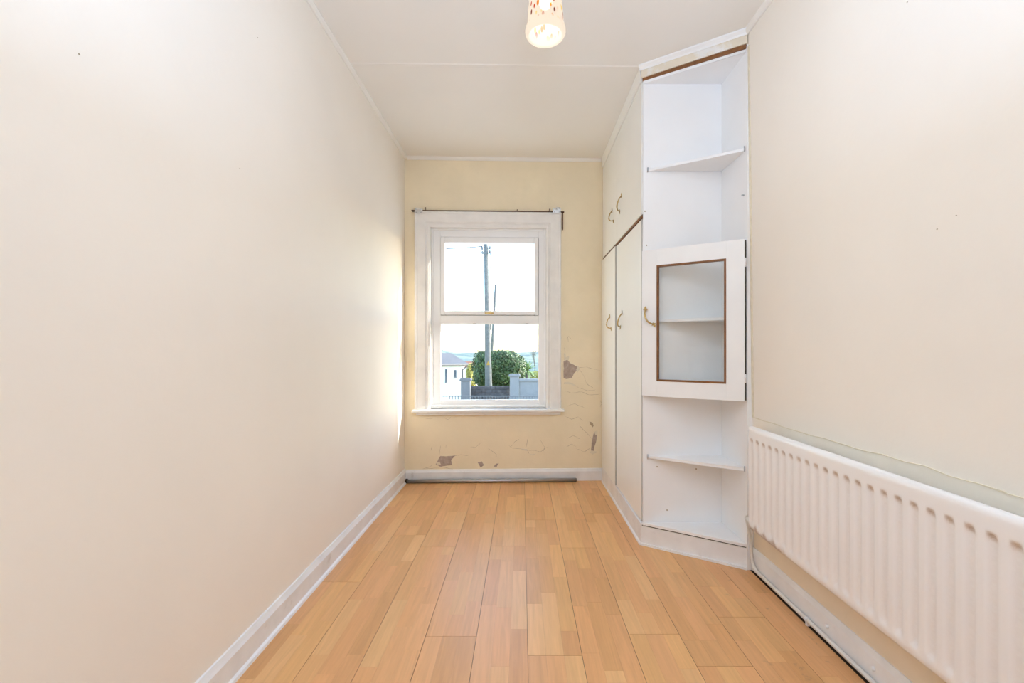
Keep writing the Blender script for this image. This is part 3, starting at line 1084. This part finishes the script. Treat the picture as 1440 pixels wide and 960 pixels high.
# top valve tail, brackets on the wall, end cap
for y in (0.80, 1.85):
    obj('wall_bracket', MB().box(RXF + 0.0285, xr(0.7) - 0.002, y - 0.018, y + 0.018, 0.34, 0.715), 'white_worn', rad)
m = MB()
m.tube([(1.062, RY1 - 0.004, 0.300), (1.062, RY1 + 0.035, 0.300)], 0.012, 12)
m.tube([(1.062, RY1 + 0.020, 0.300), (1.075, RY1 + 0.060, 0.296), (1.090, RY1 + 0.076, 0.281)], 0.0085, 10)
obj('valve', m, 'pipe', rad)

pipe = empty('heating_pipe', (1.1, 1.6, 0.05), 'thin white heating pipe running along the skirting under the radiator', 'pipe')
pp = [(1.100, 2.228, 0.262), (1.112, 2.234, 0.22), (1.122, 2.236, 0.170), (1.126, 2.236, 0.100)]
for k in range(1, 9):
    a = k / 8 * math.pi / 2
    pp.append((1.128, 2.236 - 0.060 * (1 - math.cos(a)), 0.088 - 0.060 * math.sin(a)))
pp += [(1.129, 1.9, 0.028), (1.129, 1.2, 0.027), (1.129, 0.3, 0.027)]
obj('tube', MB().tube(pp, 0.0078, 12), 'pipe', pipe)
for y in (1.80, 1.05):
    m = MB()
    m.tube([(1.129, y - 0.007, 0.0275), (1.129, y + 0.007, 0.0275)], 0.0105, 12)
    m.box(1.124, 1.1405, y - 0.006, y + 0.006, 0.006, 0.022)
    obj('pipe_clip', m, 'white_worn', pipe)

# ================================================================== PENDANT LAMP
LX, LY, LZ = (767 - CX) / F * 1.5, 1.5, 2.128
lamp = empty('pendant_lamp', (LX, LY, LZ), 'lit pendant lamp with cream speckled glass shade hanging from the ceiling', 'lamp')


def shade_mat():
    m, nt, b = new_mat('speckled_glass')
    N, L = nt.nodes.new, nt.links.new
    tc = N('ShaderNodeTexCoord')
    mp = N('ShaderNodeMapping')
    mp.inputs['Scale'].default_value = (95, 95, 38)
    mp.inputs['Rotation'].default_value = (0.25, 0.2, 0)
    L(tc.outputs['Object'], mp.inputs['Vector'])
    vo = N('ShaderNodeTexVoronoi')
    vo.inputs['Scale'].default_value = 1.0
    L(mp.outputs[0], vo.inputs['Vector'])
    dist = N('ShaderNodeMapRange')
    dist.inputs['From Min'].default_value = 0.36
    dist.inputs['From Max'].default_value = 0.46
    dist.inputs['To Min'].default_value = 1
    dist.inputs['To Max'].default_value = 0
    L(vo.outputs['Distance'], dist.inputs['Value'])
    sp = N('ShaderNodeSeparateColor')
    L(vo.outputs['Color'], sp.inputs[0])
    gate = N('ShaderNodeMath')
    gate.operation = 'GREATER_THAN'
    gate.inputs[1].default_value = 0.42
    L(sp.outputs['Red'], gate.inputs[0])
    ramp = N('ShaderNodeValToRGB')
    cr = ramp.color_ramp
    cr.interpolation = 'CONSTANT'
    cr.elements[0].color = (0.60, 0.06, 0.02, 1)
    cr.elements[1].position = 0.30
    cr.elements[1].color = (0.90, 0.30, 0.05, 1)
    e = cr.elements.new(0.55)
    e.color = (1.0, 0.70, 0.18, 1)
    e = cr.elements.new(0.80)
    e.color = (0.25, 0.06, 0.04, 1)
    L(sp.outputs['Green'], ramp.inputs['Fac'])
    # flecks thin out towards the plain rim
    sz = N('ShaderNodeSeparateXYZ')
    L(tc.outputs['Object'], sz.inputs[0])
    up = N('ShaderNodeMapRange')
    up.inputs['From Min'].default_value = 0.018
    up.inputs['From Max'].default_value = 0.05
    L(sz.outputs['Z'], up.inputs['Value'])
    m1 = N('ShaderNodeMath')
    m1.operation = 'MULTIPLY'
    L(dist.outputs['Result'], m1.inputs[0])
    L(gate.outputs[0], m1.inputs[1])
    m2 = N('ShaderNodeMath')
    m2.operation = 'MULTIPLY'
    L(m1.outputs[0], m2.inputs[0])
    L(up.outputs['Result'], m2.inputs[1])
    mx = N('ShaderNodeMix')
    mx.data_type = 'RGBA'
    mx.inputs['A'].default_value = (1.0, 0.87, 0.72, 1)
    L(m2.outputs[0], mx.inputs['Factor'])
    L(ramp.outputs['Color'], mx.inputs['B'])
    b.inputs['Base Color'].default_value = (0.011, 0.009, 0.007, 1)
    b.inputs['Specular IOR Level'].default_value = 0.0
    L(mx.outputs['Result'], b.inputs['Emission Color'])
    b.inputs['Emission Strength'].default_value = 0.60
    b.inputs['Roughness'].default_value = 0.2
    tr = N('ShaderNodeBsdfTransparent')
    tr.inputs['Color'].default_value = (1.0, 0.96, 0.90, 1)
    ms = N('ShaderNodeMixShader')
    ms.inputs[0].default_value = 0.78
    L(mx.outputs['Result'], tr.inputs['Color'])
    L(tr.outputs[0], ms.inputs[1])
    L(b.outputs[0], ms.inputs[2])
    L(ms.outputs[0], nt.nodes['Material Output'].inputs['Surface'])
    return m


M['shade'] = shade_mat()
prof_s = [(0.0525, 0.004), (0.057, 0.0), (0.062, 0.002), (0.0665, 0.010), (0.0672, 0.018), (0.0645, 0.028), (0.0605, 0.036), (0.0600, 0.046), (0.0585, 0.070),
          (0.0555, 0.100), (0.0525, 0.126), (0.0530, 0.140), (0.0500, 0.155), (0.042, 0.185), (0.031, 0.205), (0.026, 0.212),
          (0.023, 0.210), (0.028, 0.202), (0.039, 0.181), (0.047, 0.152), (0.0495, 0.126), (0.0525, 0.100), (0.0550, 0.070), (0.0570, 0.046), (0.0560, 0.030), (0.0525, 0.004)]
obj('shade', MB().lathe(prof_s, (LX, LY, LZ), 40), 'shade', lamp)
obj('gallery', MB().lathe([(0.004, 0.196), (0.030, 0.206), (0.033, 0.214), (0.030, 0.226), (0.020, 0.236), (0.017, 0.262), (0.008, 0.272), (0.003, 0.272)], (LX, LY, LZ), 24, True), 'brass', lamp)
obj('cord', MB().tube([(LX, LY, LZ + 0.268), (LX, LY, H - 0.02)], 0.0035, 8), 'cord', lamp)
obj('ceiling_rose', MB().lathe([(0.006, -0.034), (0.020, -0.030), (0.040, -0.016), (0.045, -0.004), (0.045, -0.0005)], (LX, LY, H), 28, True), 'cord', lamp)
mb_, nt_, b_ = new_mat('lit_bulb')
b_.inputs['Emission Color'].default_value = (1, 0.85, 0.65, 1)
b_.inputs['Emission Strength'].default_value = 1.6
M['bulb'] = mb_
obj('bulb', MB().lathe([(0.003, 0.095), (0.016, 0.100), (0.025, 0.114), (0.027, 0.130), (0.021, 0.150), (0.013, 0.166), (0.013, 0.200), (0.003, 0.2)], (LX, LY, LZ), 20, True), 'bulb', lamp)
ld = bpy.data.lights.new('lamp_light', 'POINT')
ld.energy = LAMP_POWER
ld.color = LAMP_COLOR
ld.shadow_soft_size = 0.03
lo = bpy.data.objects.new('lamp_light', ld)
COL.objects.link(lo)
lo.parent = lamp
lo.location = (0, 0, -0.012)
gd = bpy.data.lights.new('bulb_light', 'POINT')
gd.energy = GLOW_POWER
gd.color = LAMP_COLOR
gd.shadow_soft_size = 0.015
go = bpy.data.objects.new('bulb_light', gd)
COL.objects.link(go)
go.parent = lamp
go.location = (0, 0, 0.075)

# ================================================================== OUTSIDE
GZ = -1.30


def stuff_noise(px, py):
    return math.sin(px * 1.7 + py * 0.6) * 0.5 + math.sin(px * 0.37 - py * 1.3) * 0.5


M['tarmac'] = paint('pale_concrete_yard', (0.60, 0.59, 0.57), 0.9, 0.1, 2, 0.05, 20, 0.2)
M['grass'] = paint('field_grass', (0.105, 0.129, 0.052), 0.95, 0.2, 0.4, 0.0, 5, 0.1, col2=(0.146, 0.138, 0.073), mix_scale=0.08)
M['hill'] = paint('far_field_colours', (0.141, 0.184, 0.171), 0.95, 0.25, 0.01, 0, 1, 0.05, col2=(0.226, 0.255, 0.198), mix_scale=0.012, mix_lo=0.45, mix_hi=0.55)
M['render'] = paint('grey_render', (0.141, 0.145, 0.151), 0.9, 0.12, 5, 0.1, 20, 0.2)
M['render_light'] = paint('pale_render', (0.199, 0.208, 0.213), 0.9, 0.1, 5, 0.1, 20, 0.2)
M['house'] = paint('white_house_render', (0.80, 0.79, 0.77), 0.9, 0.04, 3, 0.05, 20, 0.2)
M['slate'] = paint('slate_roof', (0.152, 0.146, 0.146), 0.8, 0.2, 6, 0.1, 20, 0.2)
M['tile_red'] = paint('red_roof_tile', (0.237, 0.105, 0.068), 0.8, 0.2, 6, 0.1, 20, 0.2)
M['dark_glass'] = plain('dark_window_glass', (0.10, 0.12, 0.15), 0.1)
M['pole_wood'] = paint('weathered_pole_timber', (0.144, 0.150, 0.144), 0.85, 0.25, 8, 0.1, 30, 0.2)
M['wire'] = plain('black_cable', (0.06, 0.06, 0.07), 0.5)
M['sign'] = plain('yellow_sign', (0.343, 0.203, 0.021), 0.5)
M['rail'] = plain('grey_painted_iron', (0.091, 0.099, 0.109), 0.5)
M['stone'] = paint('rubble_stone', (0.088, 0.084, 0.088), 0.9, 0.3, 4, 0.2, 20, 0.2, col2=(0.141, 0.131, 0.125), mix_scale=6)
M['hedge_leaf'] = paint('hedge_leaf', (0.040, 0.089, 0.027), 0.45, 0.5, 4, 0, 20, 0.5, col2=(0.119, 0.200, 0.048), mix_scale=3, mix_lo=0.45, mix_hi=0.7)
M['hedge_core'] = paint('hedge_shade', (0.023, 0.044, 0.013), 0.8, 0.3, 6, 0, 20, 0.2)
M['yellow_leaf'] = paint('yellow_green_leaf', (0.340, 0.311, 0.070), 0.6, 0.3, 6, 0, 20, 0.3)
M['palm_leaf'] = paint('palm_blade', (0.217, 0.319, 0.115), 0.45, 0.3, 6, 0, 20, 0.5)
M['bark'] = paint('grey_bark', (0.122, 0.109, 0.098), 0.9, 0.2, 10, 0.1, 30, 0.2)

# ground: a terrace that falls away to a valley
bm = bmesh.new()
ylist = [4.2, 8, 12, 16, 20, 24, 28, 35, 50, 80, 140, 240, 400]
xlist = [-1.6, -0.8, -0.4, -0.2, -0.1, 0.0, 0.1, 0.2, 0.4, 0.8, 1.6]
rows = []
for Y in ylist:
    z = GZ if Y <= 20 else GZ - 0.9 * min(1, (Y - 20) / 6) - 0.045 * max(0, Y - 26)
    rows.append([bm.verts.new((q * (Y + 22) * 1.3, Y, z)) for q in xlist])
for a, b in zip(rows, rows[1:]):
    for i in range(len(xlist) - 1):
        bm.faces.new((a[i], a[i + 1], b[i + 1], b[i]))
tag(obj('ground', bm, 'grass'), 'grassy ground falling away beyond the garden walls', 'ground', kind='structure')
tag(obj('road', MB().box(-30, 30, 4.15, 16.6, GZ - 0.02, GZ + 0.02), 'tarmac'), 'pale concrete yard between the window and the railing', 'road', kind='structure')
bm = bmesh.new()
rows = []
for j, (Y, zb_) in enumerate(((350, -40), (500, -52), (700, -60), (950, -40), (1250, -18), (1500, -6), (1900, -8), (2600, -30))):
    row = []
    for i in range(61):
        xx = (i / 30 - 1) * (Y * 0.9 + 300)
        k = xx / Y
        top = -6.0 - 14.0 * sstep(-0.16, 0.06, k) + 6 * math.sin(k * 23 + 1) + 3 * math.sin(k * 61)
        zz = zb_ + (top - (-6)) * (1 if j in (4, 5, 6) else 0.3) + 2.5 * math.sin(i * 1.9 + j * 2.1)
        row.append(bm.verts.new((xx, Y, zz)))
    rows.append(row)
for a, b in zip(rows, rows[1:]):
    for i in range(60):
        f = bm.faces.new((a[i], a[i + 1], b[i + 1], b[i]))
        f.smooth = True
tag(obj('hills', bm, 'hill'), 'low far hills with fields on the horizon', 'hills', kind='structure')

# railing
ry = 14.0
rt = at(690, 556, ry).z
rail = empty('iron_railing', (-1.2, ry, GZ), 'low grey iron railing with close upright bars outside the window', 'railing')
m = MB()
m.box(-4.2, 2.2, ry - 0.015, ry + 0.015, rt - 0.03, rt, 0.0)
obj('top_rail', m, 'rail', rail)
obj('bottom_rail', MB().box(-4.2, 2.2, ry - 0.012, ry + 0.012, GZ + 0.12, GZ + 0.15), 'rail', rail)
bar_me = None
k = 0
xx = -4.15
while xx < 2.2:
    if bar_me is None:
        b0 = obj('bar', MB().box(xx - 0.011, xx + 0.011, ry - 0.009, ry + 0.009, GZ + 0.02, rt - 0.03), 'rail', rail)
        bar_me = b0
    else:
        c = b0.copy()
        COL.objects.link(c)
        c.parent = rail
        c.location = (xx - wloc(rail).x, 0, b0.location.z)
    xx += 0.0875
    k += 1


def pier(name, px0, px1, pytop, Y, mat, label, capmat):
    a, b = at(px0, pytop, Y), at(px1, pytop, Y)
    w = b.x - a.x
    cx = (a.x + b.x) / 2
    t = empty(name, (cx, Y + w / 2, GZ), label, 'gate pier')
    zt_ = a.z
    obj('shaft', MB().box(a.x, b.x, Y, Y + w, GZ, zt_ - 0.09, 0.01), mat, t)
    m_ = MB().box(a.x - 0.045, b.x + 0.045, Y - 0.045, Y + w + 0.045, zt_ - 0.09, zt_ - 0.03, 0.01)
    m_.prism([(a.x - 0.02, Y - 0.02, zt_ - 0.03), (b.x + 0.02, Y - 0.02, zt_ - 0.03), (b.x + 0.02, Y + w + 0.02, zt_ - 0.03), (a.x - 0.02, Y + w + 0.02, zt_ - 0.03)], (0, 0, 0.03), 0.008)
    obj('cap', m_, capmat, t)
    return t


pier('gate_pier', 648, 661, 532, 17.0, 'render', 'grey rendered gate pier beside the white house', 'render')
pier('gate_pier', 717, 730, 526, 17.0, 'render_light', 'pale rendered gate pier at the end of the low rendered wall', 'render_light')
gw = empty('garden_wall', (1.4, 17.1, GZ), 'low pale rendered garden wall with coping right of the gate pier', 'wall')
za = at(740, 536, 17.05).z
obj('wall_body', MB().box(at(730.2, 536, 17.0).x, 5.0, 17.05, 17.25, GZ, za), 'render_light', gw)
obj('coping', MB().box(at(730.2, 536, 17.0).x, 5.0, 17.0, 17.3, za, za + 0.085, 0.01), 'render_light', gw)
# stone wall between the piers
sw = empty('stone_wall', (-1.2, 17.5, GZ), 'dark rubble stone wall between the two gate piers under the hedge', 'wall')
xa, xb = at(661.3, 545, 17.4).x, at(716.7, 545, 17.4).x
zt_ = at(690, 543, 17.4).z
obj('wall_core', MB().box(xa, xb, 17.50, 17.78, GZ, zt_ - 0.03), 'stone', sw)
m = MB()
zz = GZ
while zz < zt_:
    hh = random.uniform(0.09, 0.15)
    xx = xa
    while xx < xb - 0.02:
        w = random.uniform(0.14, 0.30)
        m.box(xx + 0.008, min(xx + w, xb) - 0.008, 17.46 + random.uniform(-0.02, 0.02), 17.6, zz + 0.008, min(zz + hh, zt_) - 0.006, 0.0)
        xx += w
    zz += hh
so = obj('rubble_face', m, 'stone', sw)
so['kind'] = 'stuff'

# utility pole
py_ = 19.0
up = empty('utility_pole', (at(687, 555, py_).x, py_, GZ), 'tall grey timber utility pole with yellow warning sign in front of hedge', 'utility pole')
bx, tx = at(687.3, 555, py_).x, at(683.3, 343, py_).x
topz = at(683, 343, py_).z
obj('shaft', MB().tube([(bx + 0.01, py_, GZ), (bx, py_, -0.8), (bx + (tx - bx) * 0.5, py_, 2.2), (tx, py_, topz)], [0.155, 0.150, 0.115, 0.085], 14), 'pole_wood', up)
m = MB()
for dx, dz in ((-0.16, -0.18), (0.17, -0.15), (0.18, -0.34), (-0.14, -0.36)):
    m.tube([(tx, py_, topz + dz - 0.06), (tx + dx, py_ - 0.02, topz + dz - 0.06)], 0.012, 6)
    m.ball((tx + dx, py_ - 0.02, topz + dz), 0.055, 8, (1, 1, 1.3))
obj('insulators', m, 'render_light', up)
cab = [(tx + 0.12, py_ - 0.1, topz - 0.2), (tx + 0.22, py_ - 0.1, topz - 0.55), (tx + 0.20, py_ - 0.1, topz - 1.0)]
for k in range(1, 7):
    t = k / 6
    zc = topz - 1.0 + (-2.6) * t
    xc = tx + (bx - tx) * (topz - zc) / (topz - GZ) + 0.20 - 0.06 * t
    cab.append((xc, py_ - 0.11, zc))
obj('service_cable', MB().tube(cab, 0.020, 6), 'wire', up)
sgn = at(686.5, 510, py_ - 0.16)
m = MB().prism([(sgn.x - 0.075, py_ - 0.172, sgn.z - 0.09), (sgn.x + 0.075, py_ - 0.172, sgn.z - 0.09), (sgn.x, py_ - 0.172, sgn.z + 0.09)], (0, 0.012, 0))
tag(obj('warning_sign', m, 'sign', up), 'small yellow triangular warning sign')


def wire(a, b, sag, r, name='overhead_wire'):
    a, b = Vector(a), Vector(b)
    pts_ = []
    for k in range(13):
        t = k / 12
        q = a.lerp(b, t)
        q.z -= sag * 4 * t * (1 - t)
        pts_.append(q)
    return MB().tube(pts_, r, 5)


wtop = (tx - 0.16, py_ - 0.02, topz - 0.10)
lw = at(626, 347.5, 17.5)
d = Vector(lw) - Vector(wtop)
tag(obj('overhead_wire', wire(wtop, Vector(wtop) + d * 2.2, 0.05, 0.026), 'wire', up), 'thin dark overhead wire')

p2 = 34.0
a2, b2 = at(697.3, 400, p2), at(687.5, 506, p2)
b2.z = GZ - 1.3
sp_ = empty('utility_pole', (b2.x, p2, b2.z), 'thinner leaning timber pole standing behind the tall utility pole', 'utility pole')
obj('shaft', MB().tube([b2, b2.lerp(a2, 0.5), a2], [0.13, 0.115, 0.095], 10), 'pole_wood', sp_)
obj('stay_wire', MB().tube([a2 + Vector((-0.05, -0.1, -0.5)), Vector((b2.x + 0.4, p2 - 0.3, 1.0))], 0.015, 5), 'wire', sp_)

# leafy shapes
def leaf_cloud(bm, c, rad, n, size, flat=1.0, seed=1, box=0.0):
    rnd = random.Random(seed)
    for _ in range(n):
        u, v = rnd.uniform(-1, 1), rnd.uniform(0, 2 * math.pi)
        s = math.sqrt(1 - u * u)
        d_ = Vector((s * math.cos(v), s * math.sin(v), u))
        e = 2.0 + box
        k = (abs(d_.x) ** e + abs(d_.y) ** e + abs(d_.z) ** e) ** (-1 / e)
        lump = 1 + 0.07 * math.sin(d_.x * 7 + seed) * math.sin(d_.z * 6) + 0.05 * math.sin(d_.y * 9 + d_.x * 5)
        q = Vector(c) + Vector((d_.x * rad[0], d_.y * rad[1], d_.z * rad[2])) * k * lump * rnd.uniform(0.86, 1.03)
        nrm = (d_ + Vector((rnd.uniform(-1, 1), rnd.uniform(-1, 1), rnd.uniform(-1, 1))) * 0.8).normalized()
        a = nrm.orthogonal().normalized()
        b = nrm.cross(a)
        th = rnd.uniform(0, 6.28)
        a, b = a * math.cos(th) + b * math.sin(th), b * math.cos(th) - a * math.sin(th)
        l = size * rnd.uniform(0.7, 1.3)
        vs = [bm.verts.new(q - a * l), bm.verts.new(q + b * l * 0.42 + nrm * l * 0.12), bm.verts.new(q + a * l), bm.verts.new(q - b * l * 0.42 + nrm * l * 0.12)]
        bm.faces.new(vs)


def bush(name, px0, px1, pytop, Y, zbot, n, size, leafmat, coremat, label, depth, box, seed):
    a, b = at(px0, pytop, Y), at(px1, pytop, Y)
    rx, rz = (b.x - a.x) / 2, (a.z - zbot) / 2
    c = Vector(((a.x + b.x) / 2, Y, (a.z + zbot) / 2))
    t = empty(name, (c.x, Y, zbot), label, 'shrub')
    m_ = MB()
    bmesh.ops.create_icosphere(m_.bm, subdivisions=3, radius=1.0)
    for v in m_.bm.verts:
        e = 2.0 + box
        d_ = v.co.normalized()
        k = (abs(d_.x) ** e + abs(d_.y) ** e + abs(d_.z) ** e) ** (-1 / e)
        v.co = c + Vector((d_.x * rx, d_.y * depth, d_.z * rz)) * k * 0.86
    obj('branches', m_, coremat, t)
    lb = bmesh.new()
    leaf_cloud(lb, c, (rx * 0.98, depth, rz * 0.98), n, size, 1, seed, box)
    f = obj('foliage', lb, leafmat, t)
    f['kind'] = 'stuff'
    m_ = MB().tube([(c.x, Y, GZ - 0.8), (c.x, Y, zbot + rz * 0.5)], 0.12, 8)
    obj('stem', m_, 'bark', t)
    return t


bush('hedge', 665.5, 738, 493, 20.3, at(690, 548, 20.3).z, 9000, 0.055, 'hedge_leaf', 'hedge_core', 'big rounded dark green clipped hedge behind the stone wall', 0.9, 1.6, 3)
bush('shrub', 655, 669, 512, 22.5, GZ - 0.2, 1500, 0.06, 'yellow_leaf', 'yellow_leaf', 'yellow-green shrub between the white house and the hedge', 0.5, 0.5, 5)
bush('shrub', 745, 775, 522, 30.0, GZ - 1.0, 1500, 0.10, 'yellow_leaf', 'yellow_leaf', 'pale yellow-green shrub beyond the low rendered wall', 0.8, 0.5, 8)

# cordyline palm
pc = at(741, 521, 23.0)
palm = empty('palm', (pc.x, 23.0, GZ - 0.6), 'spiky green palm behind the low rendered wall beside the hedge', 'palm')
obj('trunk', MB().tube([(pc.x, 23.0, GZ - 0.6), (pc.x, 23.0, pc.z)], [0.10, 0.07], 8), 'bark', palm)
rnd = random.Random(4)
for k in range(80):
    az, el = rnd.uniform(0, 6.28), rnd.uniform(-0.5, 1.45)
    ln = rnd.uniform(0.50, 0.72)
    d_ = Vector((math.cos(az) * math.cos(el), math.sin(az) * math.cos(el), math.sin(el)))
    side = d_.cross(Vector((0, 0, 1)))
    side = side.normalized() if side.length > 0.05 else Vector((1, 0, 0))
    m = MB()
    rr = []
    for j in range(5):
        t = j / 4
        q = pc + d_ * ln * t - Vector((0, 0, 0.22 * ln * t * t))
        w = 0.055 * (1 - t) ** 0.7 + 0.002
        rr.append([q - side * w, q + Vector((0, 0, 0.004)), q + side * w, q - Vector((0, 0, 0.004))])
    m.rings(rr, True, True, False)
    obj('leaf', m, 'palm_leaf', palm)

# bare tree
bt_ = at(752, 512, 40.0)
tree = empty('bare_tree', (bt_.x, 40.0, GZ - 1.8), 'thin leafless tree rising beyond the low rendered wall', 'tree')
obj('trunk', MB().tube([(bt_.x, 40, GZ - 1.8), (bt_.x + 0.02, 40, -0.6), (bt_.x - 0.03, 40, 0.15)], [0.05, 0.035, 0.02], 8), 'bark', tree)
rnd = random.Random(11)


def twig(p, d_, ln, r, depth, m_):
    e = p + d_ * ln
    m_.tube([p, (p + e) / 2 + Vector((rnd.uniform(-.05, .05), 0, 0)), e], [r, r * 0.8, r * 0.55], 5, False)
    if depth:
        for _ in range(3):
            nd = (d_ + Vector((rnd.uniform(-0.6, 0.6), rnd.uniform(-0.6, 0.6), rnd.uniform(-0.1, 0.5)))).normalized()
            twig(p.lerp(e, rnd.uniform(0.5, 1.0)), nd, ln * 0.68, r * 0.6, depth - 1, m_)


for k in range(5):
    m = MB()
    twig(Vector((bt_.x - 0.02, 40, -0.5 + 0.15 * k)), Vector((rnd.uniform(-0.8, 0.5), rnd.uniform(-.5, .5), 1)).normalized(), 0.75, 0.014, 3, m)
    obj('branch', m, 'bark', tree)

# white house
hy = 26.0
hb = GZ - 1.2
house = empty('house', (-6.5, 28, hb), 'white rendered house with grey hipped roof beyond the left gate pier', 'house')
c0 = at(653.5, 511, hy)                           # near right corner at the eaves
ez = c0.z
hw, hd = 9.0, 4.6
ang = math.radians(25)                             # the long wall runs back to the left of this corner
ua = Vector((-math.cos(ang), -math.sin(ang), 0))   # along the lit wall, towards us and left
ub = Vector((-math.sin(ang), math.cos(ang), 0))    # along the end wall
C = Vector((c0.x, hy, 0))
A, B, D = C + ua * hw, C + ua * hw + ub * hd, C + ub * hd
m = MB().prism([(q.x, q.y, hb) for q in (C, A, B, D)], (0, 0, ez - hb))
walls = obj('walls', m, 'house', house)
ov = 0.18
Ce, Ae, Be, De = C + (-ua - ub) * ov, A + (ua - ub) * ov, B + (ua + ub) * ov, D + (-ua + ub) * ov
R0 = at(634, 496, 28.0)
rz_ = R0.z
R1 = R0 + ua * (hw - 1.2)
bm = bmesh.new()
v = [bm.verts.new((q.x, q.y, ez - 0.02)) for q in (Ce, Ae, Be, De)] + [bm.verts.new((q.x, q.y, rz_)) for q in (R0, R1)]
for f in ((0, 1, 5, 4), (1, 2, 5), (2, 3, 4, 5), (3, 0, 4), (0, 3, 2, 1)):
    bm.faces.new([v[i] for i in f])
obj('roof', bm, 'slate', house)
nrm = (-ub).normalized()
for (px0, px1, py0, py1) in ((626.0, 628.8, 519, 537), (638.3, 641.6, 520, 530)):
    def on_wall(px):
        k = (px - CX) / F
        # C + s*ua has x = k*y
        s = (C.x - k * C.y) / (k * ua.y - ua.x)
        return s, C + ua * s
    s0, q0 = on_wall(px0)
    s1_, q1 = on_wall(px1)
    zt2 = HC + (CY - py0) / F * q0.y
    zb2 = HC + (CY - py1) / F * q0.y
    off = nrm * 0.02
    m = MB().prism([(q0 + off).to_tuple()[:2] + (zb2,), (q1 + off).to_tuple()[:2] + (zb2,), (q1 - off).to_tuple()[:2] + (zb2,), (q0 - off).to_tuple()[:2] + (zb2,)], (0, 0, zt2 - zb2))
    w_ = obj('window', m, 'dark_glass', house)
    off2 = nrm * 0.05
    m = MB().prism([(q0 + off2).to_tuple()[:2] + (zb2 - 0.08,), (q1 + off2).to_tuple()[:2] + (zb2 - 0.08,), (q1 - off).to_tuple()[:2] + (zb2 - 0.08,), (q0 - off).to_tuple()[:2] + (zb2 - 0.08,)], (0, 0, 0.08))
    obj('sill', m, 'render_light', w_)
m = MB().tube([Ce + Vector((0, 0, ez - 0.05)), Ae + Vector((0, 0, ez - 0.05))], 0.06, 8)
obj('gutter', m, 'render', house)
dp = C + ua * 0.15 + nrm * 0.07
obj('downpipe', MB().tube([(Ce.x, Ce.y, ez - 0.06), (dp.x, dp.y, ez - 0.35), (dp.x, dp.y, hb)], 0.045, 8), 'render', house)

# small far building with a red roof
fh = empty('cottage', (-5.0, 45, -3.5), 'small far building with red roof between the house and the hedge', 'house')
a, b = at(652, 516, 45), at(666, 516, 45)
obj('walls', MB().box(a.x, b.x, 45, 49, -3.5, a.z), 'house', fh)
zt2 = at(660, 511.5, 45).z
obj('roof', MB().prism([(a.x - 0.2, 44.7, a.z), (a.x - 0.2, 49.3, a.z), (a.x - 0.2, 47, zt2 + 0.2)], (b.x - a.x + 0.4, 0, 0)), 'tile_red', fh)
